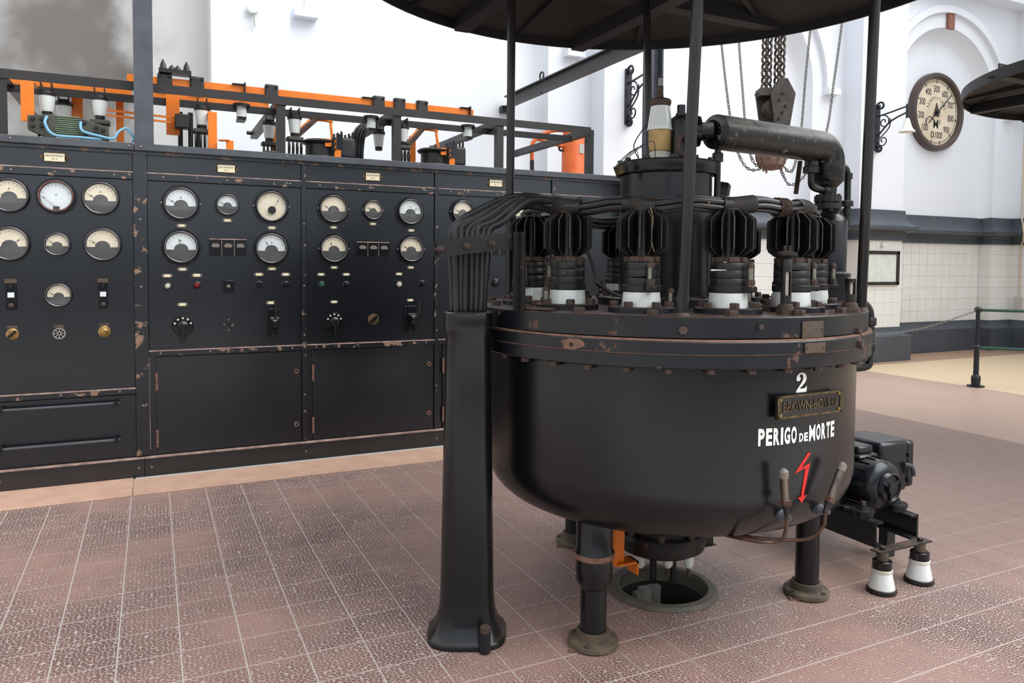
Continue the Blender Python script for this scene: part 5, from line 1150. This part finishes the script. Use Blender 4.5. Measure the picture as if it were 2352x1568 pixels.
# individual cables out of the column and over the bracket
NC = 14
arcP = lambda a_, r, z: tp_(rad(a_), r, z)
for i in range(NC):
    f = (i % 7) / 6; row = i // 7
    wd_ = .118 * (f - .5)                         # f = 0 leftmost, 1 nearest the dome
    base = Vector((CCX, CCY, 1.15)) - dd * wd_ * .8 + sd * (-.025 + .05 * row)
    cl = F0.lerp(F1, .52) - dd * (wd_ * 1.1) + sd * (.045 + .05 * row) + dd * (.012 if row else 0); cl.z = PK.z + .25
    low = base.lerp(cl, .45); low.z = 1.36
    q_ = 2 * PI * i / NC; ofs = Vector((.0, .024 * math.cos(q_), .024 * math.sin(q_)))
    J = arcP(188, .62, 1.735) + ofs; K_ = arcP(200, .62, 1.73) + ofs * .8
    hi_ = .022 * (1 - f) + .01 * row
    a_ = cl.lerp(J, .03) + sd * .01; a_.z = cl.z + .06 + hi_ * .5
    b_ = cl.lerp(J, .24); b_.z = 1.672 + hi_ * .9
    e_ = cl.lerp(J, .58); e_.z = 1.735 + hi_ + ofs.z * .6
    jit = lambda s: Vector((random.uniform(-s, s), random.uniform(-s, s), random.uniform(-s, s)))
    low += jit(.007); a_ += jit(.004); b_ += jit(.009); e_ += jit(.009)
    tag(MB().tube(spline([base, low, cl, a_, b_, e_, J, K_], 7), .0142, 9).build('power_cable', 'cable_rubber'),
        '%s black power cable of the %s row arching from column to harness' % (('leftmost', 'second', 'third', 'fourth', 'fifth', 'sixth', 'rightmost')[i % 7], ('front', 'rear')[row]), 'cable', 'power cables out of the column')
def harness(a0, a1, sleeves, label, z=1.73, ties=()):
    t = thing('cable_harness', label, 'harness', tp_(rad((a0 + a1) / 2), .62, z), 'taped cable bundles over the radiators')
    n_ = 40
    for k in range(7):
        q_ = 2 * PI * k / 6; rr_ = 0 if k == 6 else .021
        pts = []
        for i in range(n_ + 1):
            f = i / n_; a_ = a0 + (a1 - a0) * f; sag = -.012 * math.sin(f * PI * 5) ** 2
            tw = q_ + f * 1.2; end = max(0, f - .93) * 9
            pts.append(tp_(rad(a_), .62 + rr_ * math.cos(tw) * (1 + .2 * math.sin(f * 20)), z + rr_ * math.sin(tw) + sag - .03 * end * (k % 3) / 2))
        MB().tube(pts, .0105, 8).build('cable', 'cable_rubber', t)
    for s0, s1, r_, m_ in sleeves:
        pts = []
        for i in range(7):
            a_ = s0 + (s1 - s0) * i / 6; f = (a_ - a0) / (a1 - a0); pts.append(tp_(rad(a_), .62, z - .012 * math.sin(f * PI * 5) ** 2))
        MB().tube(pts, r_, 18).build('tape_sleeve', m_, t)
    for a_ in ties:
        f = (a_ - a0) / (a1 - a0); o = tp_(rad(a_), .62, z - .012 * math.sin(f * PI * 5) ** 2); tg = Vector((-math.sin(rad(a_)), math.cos(rad(a_)), 0)); u_, v_, _ = basis(tg)
        MB().tube([o + tg * (.003 * q / 3 - .02) + (u_ * math.cos(q * .5) + v_ * math.sin(q * .5)) * .036 for q in range(64)], .003, 5).build('binding_wire', 'rust_iron', t)
    return t
harness(190, 318, [(189, 200, .034, 'cable_tape'), (200, 202.5, .036, 'iron_dark'), (186.5, 189.5, .036, 'iron_dark'), (218.5, 221, .035, 'iron_dark'), (221, 226, .034, 'cable_tape'), (226, 229.5, .035, 'iron_dark'), (254, 264, .034, 'cable_tape'), (252, 255, .035, 'iron_dark'), (288, 297, .033, 'cable_tape'), (286.5, 289, .034, 'iron_dark')],
        'thick taped bundle of black cables across the front radiators', ties=(276,))
harness(172, 48, [(165, 155, .034, 'cable_tape'), (100, 92, .034, 'cable_tape')], 'taped bundle of black cables across the rear radiators', 1.725)
tag(MB().tube(spline([tp_(rad(228), .655, 1.71), tp_(rad(229), .665, 1.66), tp_(rad(228.5), .67, 1.6), tp_(rad(229.5), .67, 1.545)], 5), .002, 5).build('loose_wire', 'pale_wire'), 'thin pale wire hanging from the harness before the second front radiator', 'wire')
t = thing('lid_lead', 'thin black lead looping between the left radiators', 'lead', tp_(rad(200), .5, ZL))
MB().tube(spline([tp_(rad(192), .50, 1.58), tp_(rad(194), .47, 1.5), tp_(rad(196), .46, 1.42), tp_(rad(200), .45, 1.40)], 5), .006, 6).build('lead', 'cable_rubber', t)
MB().tube(spline([tp_(rad(200), .5, 1.42), tp_(rad(210), .5, 1.38), tp_(rad(222), .48, 1.35), tp_(rad(226), .47, 1.335)], 5), .007, 6).build('lead', 'cable_rubber', t)

# ================================================================== MOTOR PUMP ON ITS FRAME
t = thing('pump_set', 'small black motor with switch box on a channel frame beside the tank', 'motor', (3.27, 2.6, 0))
for x, s_ in ((3.12, 1), (3.42, -1)):
    c_ = MB().box(x - .006, x + .006, 2.42, 3.5, .145, .265).box(min(x, x + s_ * .05), max(x, x + s_ * .05), 2.42, 3.5, .255, .265).box(min(x, x + s_ * .05), max(x, x + s_ * .05), 2.42, 3.5, .145, .155)
    c_.build('channel', 'pump_black', t)
    m_ = Vector((x + s_ * .03, 2.52, .265))
    k = MB().lathe([(0, 0), (.05, 0), (.05, .02), (.055, .022), (.055, .034), (.03, .036), (.028, .045), (.02, .047), (.02, .056), (0, .056)], m_, n=24).build('rubber_mount', 'pump_black', t); MB().hexa(m_ + VZ * .056, (0, 0, 1), .014, .018).build('nut', 'bolt_rust', k)
    ly = 2.56 if s_ < 0 else 3.3; MB().box(x - .035, x + .025, ly, ly + .05, 0, .15).build('leg', 'pump_black', t)
MC = Vector((3.315, 2.5, .39)); ax = Vector((0, 1, 0))
m_ = MB().lathe([(0, .0), (.07, 0), (.075, .01), (.1, .015), (.122, .035), (.128, .06), (.128, .34), (.11, .37), (0, .375)], MC, ax, 40).build('motor_housing', 'pump_black', t)
MB().lathe([(.06, .002), (.068, -.012), (.076, .002)], MC, ax, 36).build('end_ring', 'pump_black', m_); MB().lathe([(0, -.022), (.03, -.02), (.034, -.0), (.034, .01)], MC, ax, 24).build('bearing_cap', 'pump_black', m_)
for q_ in (.5, 2.6, 4.7): d = Vector((math.cos(q_), 0, math.sin(q_))); MB().bar(MC + d * .03 + ax * -.006, MC + d * .066 + ax * -.004, .014, .012, ax).build('spoke', 'pump_black', m_)
for q_ in range(0, 360, 20): d = Vector((math.cos(rad(q_)), 0, math.sin(rad(q_)))); MB().bar(MC + d * .129 + ax * .07, MC + d * .129 + ax * .33, .008, .012, d).build('cooling_rib', 'pump_black', m_)
MB().box(3.24, 3.38, 2.62, 2.82, .51, .53).box(3.255, 3.365, 2.64, 2.8, .53, .57).build('terminal_box', 'pump_black', m_, bevel=.012)
for x in (3.16, 3.38): MB().box(x - .04, x + .04, 2.6, 2.88, .265, .29).build('motor_foot', 'pump_black', m_, bevel=.005)
bx = thing('switch_box', 'black steel switch box with hinged cover behind the pump motor', 'box', (3.66, 2.85, .26))
MB().box(3.50, 3.72, 2.70, 2.98, .27, .55).build('box', 'pump_black', bx, bevel=.02); MB().box(3.722, 3.79, 2.71, 2.97, .28, .54).build('cover', 'pump_black', bx, bevel=.02)
for z in (.33, .47): MB().cyl((3.725, 2.69, z), (3.725, 2.72, z), .014, n=10).build('cover_screw', 'pump_black', bx)
MB().tube(spline([(3.68, 2.69, .42), (3.71, 2.67, .41), (3.73, 2.67, .36)], 4), .012, 8).build('handle', 'steel_grey', bx); MB().box(3.45, 3.62, 2.74, 2.94, .262, .27).bar((3.55, 2.84, .0), (3.55, 2.84, .265), .05, .05, (0, 1, 0)).build('stand', 'pump_black', bx)
# insulator feet with tie plate
fb = thing('foot_tie_plate', 'flat steel bar bridging the two white insulator feet', 'plate', (3.14, 2.3, .19))
fo = [Vector((3.012, 2.3, 0)), Vector((3.272, 2.3, 0))]
MB().bar(fo[0] + Vector((-.05, -.0, .195)), fo[1] + Vector((.05, .0, .195)), .055, .006).build('bar', 'iron_dark', fb)
for k, P in enumerate(fo):
    MB().hexa(P + VZ * .198, (0, 0, 1), .014, .014).build('nut', 'iron_dark', fb)
    t = thing('insulator_foot', 'white porcelain insulator foot under the tie plate, %s one' % ('nearer the tank leg, left', 'right-hand')[k], 'insulator', P, 'white insulator feet of the pump frame')
    MB().lathe([(0, 0), (.062, 0), (.066, .008), (.064, .02), (.055, .024), (0, .024)], P, n=28).build('base_ring', 'iron_dark', t)
    MB().lathe([(0, .022), (.058, .022), (.057, .03), (.047, .075), (.042, .1), (0, .1)], P, n=28).build('porcelain', 'porcelain', t)
    MB().lathe([(.042, .096), (.046, .098), (.046, .108), (.042, .11), (0, .11)], P, n=28).build('cement_ring', 'porcelain_old', t)
    MB().lathe([(0, .108), (.042, .108), (.043, .115), (.042, .146), (.036, .15), (0, .15)], P, n=26).build('cap', 'lever_black', t)
    MB().cyl(P + VZ * .15, P + VZ * .192, .026, n=16).build('spigot', 'foot_iron', t)

# ================================================================== CHAIN HOIST
HP = at_d(1775, 240, 6.0); hx, hy = HP.x, HP.y
t = thing('chain_hoist', 'rusty chain hoist block hanging on heavy chains beyond the pipe', 'hoist', (hx, hy, 2.45))
Rr = Vector((.901, -.434, 0)); Ff = Vector((.434, .901, 0)); hc = Vector((hx, hy, 0))
trap = lambda w0, w1, z0, z1: [(-w0, z0), (w0, z0), (w1, z1), (-w1, z1)]
sd1 = Rr * .8 + Ff * .6; 
MB().prism([(-.06, 2.6), (.06, 2.6), (.1, 2.86), (.035, 2.98), (-.02, 2.98), (-.1, 2.86)], hc + Rr * .05 - Ff * .07, Rr, VZ, .02).build('side_plate', 'hoist_iron', t, bevel=.004)
MB().prism([(-.06, 2.6), (.06, 2.6), (.1, 2.86), (.035, 2.9), (-.02, 2.9), (-.1, 2.86)], hc + Rr * -.02 + Ff * .07, Rr, VZ, .02).build('side_plate', 'hoist_iron', t, bevel=.004)
MB().prism([(-.12, 2.85), (.12, 2.85), (.13, 2.88), (.12, 2.91), (-.12, 2.91), (-.13, 2.88)], hc - Ff * .06, Rr, VZ, -.12).build('top_plate', 'hoist_iron', t)
MB().lathe([(0, -.05), (.07, -.05), (.08, -.03), (.05, 0), (.08, .03), (.07, .05), (0, .05)], hc + VZ * 2.76, Ff, 20).build('sheave', 'hoist_iron', t)
for k in range(5): MB().hexa(hc + Rr * (.02 + .025 * (k % 3)) - Ff * .09 + VZ * (2.66 + .05 * k), -Ff, .012, .012).build('bolt', 'iron_dark', t)
for dx in (-.075, -.035, .025, .07): chain([hc + Rr * dx + VZ * 2.9, hc + Rr * dx + VZ * 4.6], .075, .0105, 'load_chain', 'chain_steel', t, 5)
heap = MB().lathe([(0, 2.26), (.06, 2.27), (.1, 2.3), (.125, 2.38), (.115, 2.46), (.06, 2.5), (0, 2.5)], hc, n=18); heap.build('chain_heap', 'hand_chain', t)
for k in range(10):
    a_ = k * .63; p0 = hc + Vector((.12 * math.cos(a_), .12 * math.sin(a_), 2.46)); chain([p0, p0 + Vector((0, 0, -.1)), p0 + Vector((-.04 * math.cos(a_), -.04 * math.sin(a_), -.17 - .02 * (k % 3)))], .03, .0045, 'heaped_chain', 'hand_chain', t, 4)
MB().cyl(hc + VZ * 2.48, hc + VZ * 2.62, .02, n=8).build('hook_shank', 'hoist_iron', t)
def thin(name, pts, label): tag(chain(spline([at_d(x, y, 6.0) for x, y in pts], 6), .032, .005, name, 'chain_light', None, 4), label, 'chain', 'thin hand chains of the hoist')
thin('hand_chain', [(1650, 40), (1657, 100), (1668, 200), (1682, 300), (1695, 350), (1715, 385), (1740, 390), (1755, 375)], 'leftmost thin hand chain looping under the pipe')
thin('hand_chain', [(1694, 40), (1698, 110), (1705, 200), (1713, 300), (1722, 350), (1735, 378), (1750, 380)], 'second thin hand chain from the left beside the hoist')
thin('hand_chain', [(1868, 0), (1862, 60), (1850, 180), (1840, 300), (1825, 380), (1812, 395), (1800, 380)], 'thin hand chain just right of the hoist block')
thin('hand_chain', [(1940, 0), (1933, 60), (1915, 190), (1896, 310), (1850, 400), (1815, 425), (1798, 400), (1792, 385)], 'rightmost thin hand chain passing behind the pipe elbow')
tag(MB().cyl(at_d(1828, 445, 3.9), at_d(1838, 370, 3.9), .012, n=10).build('rod', 'rust_iron'), 'thin brown rod rising behind the cable harness to the pipe', 'rod')
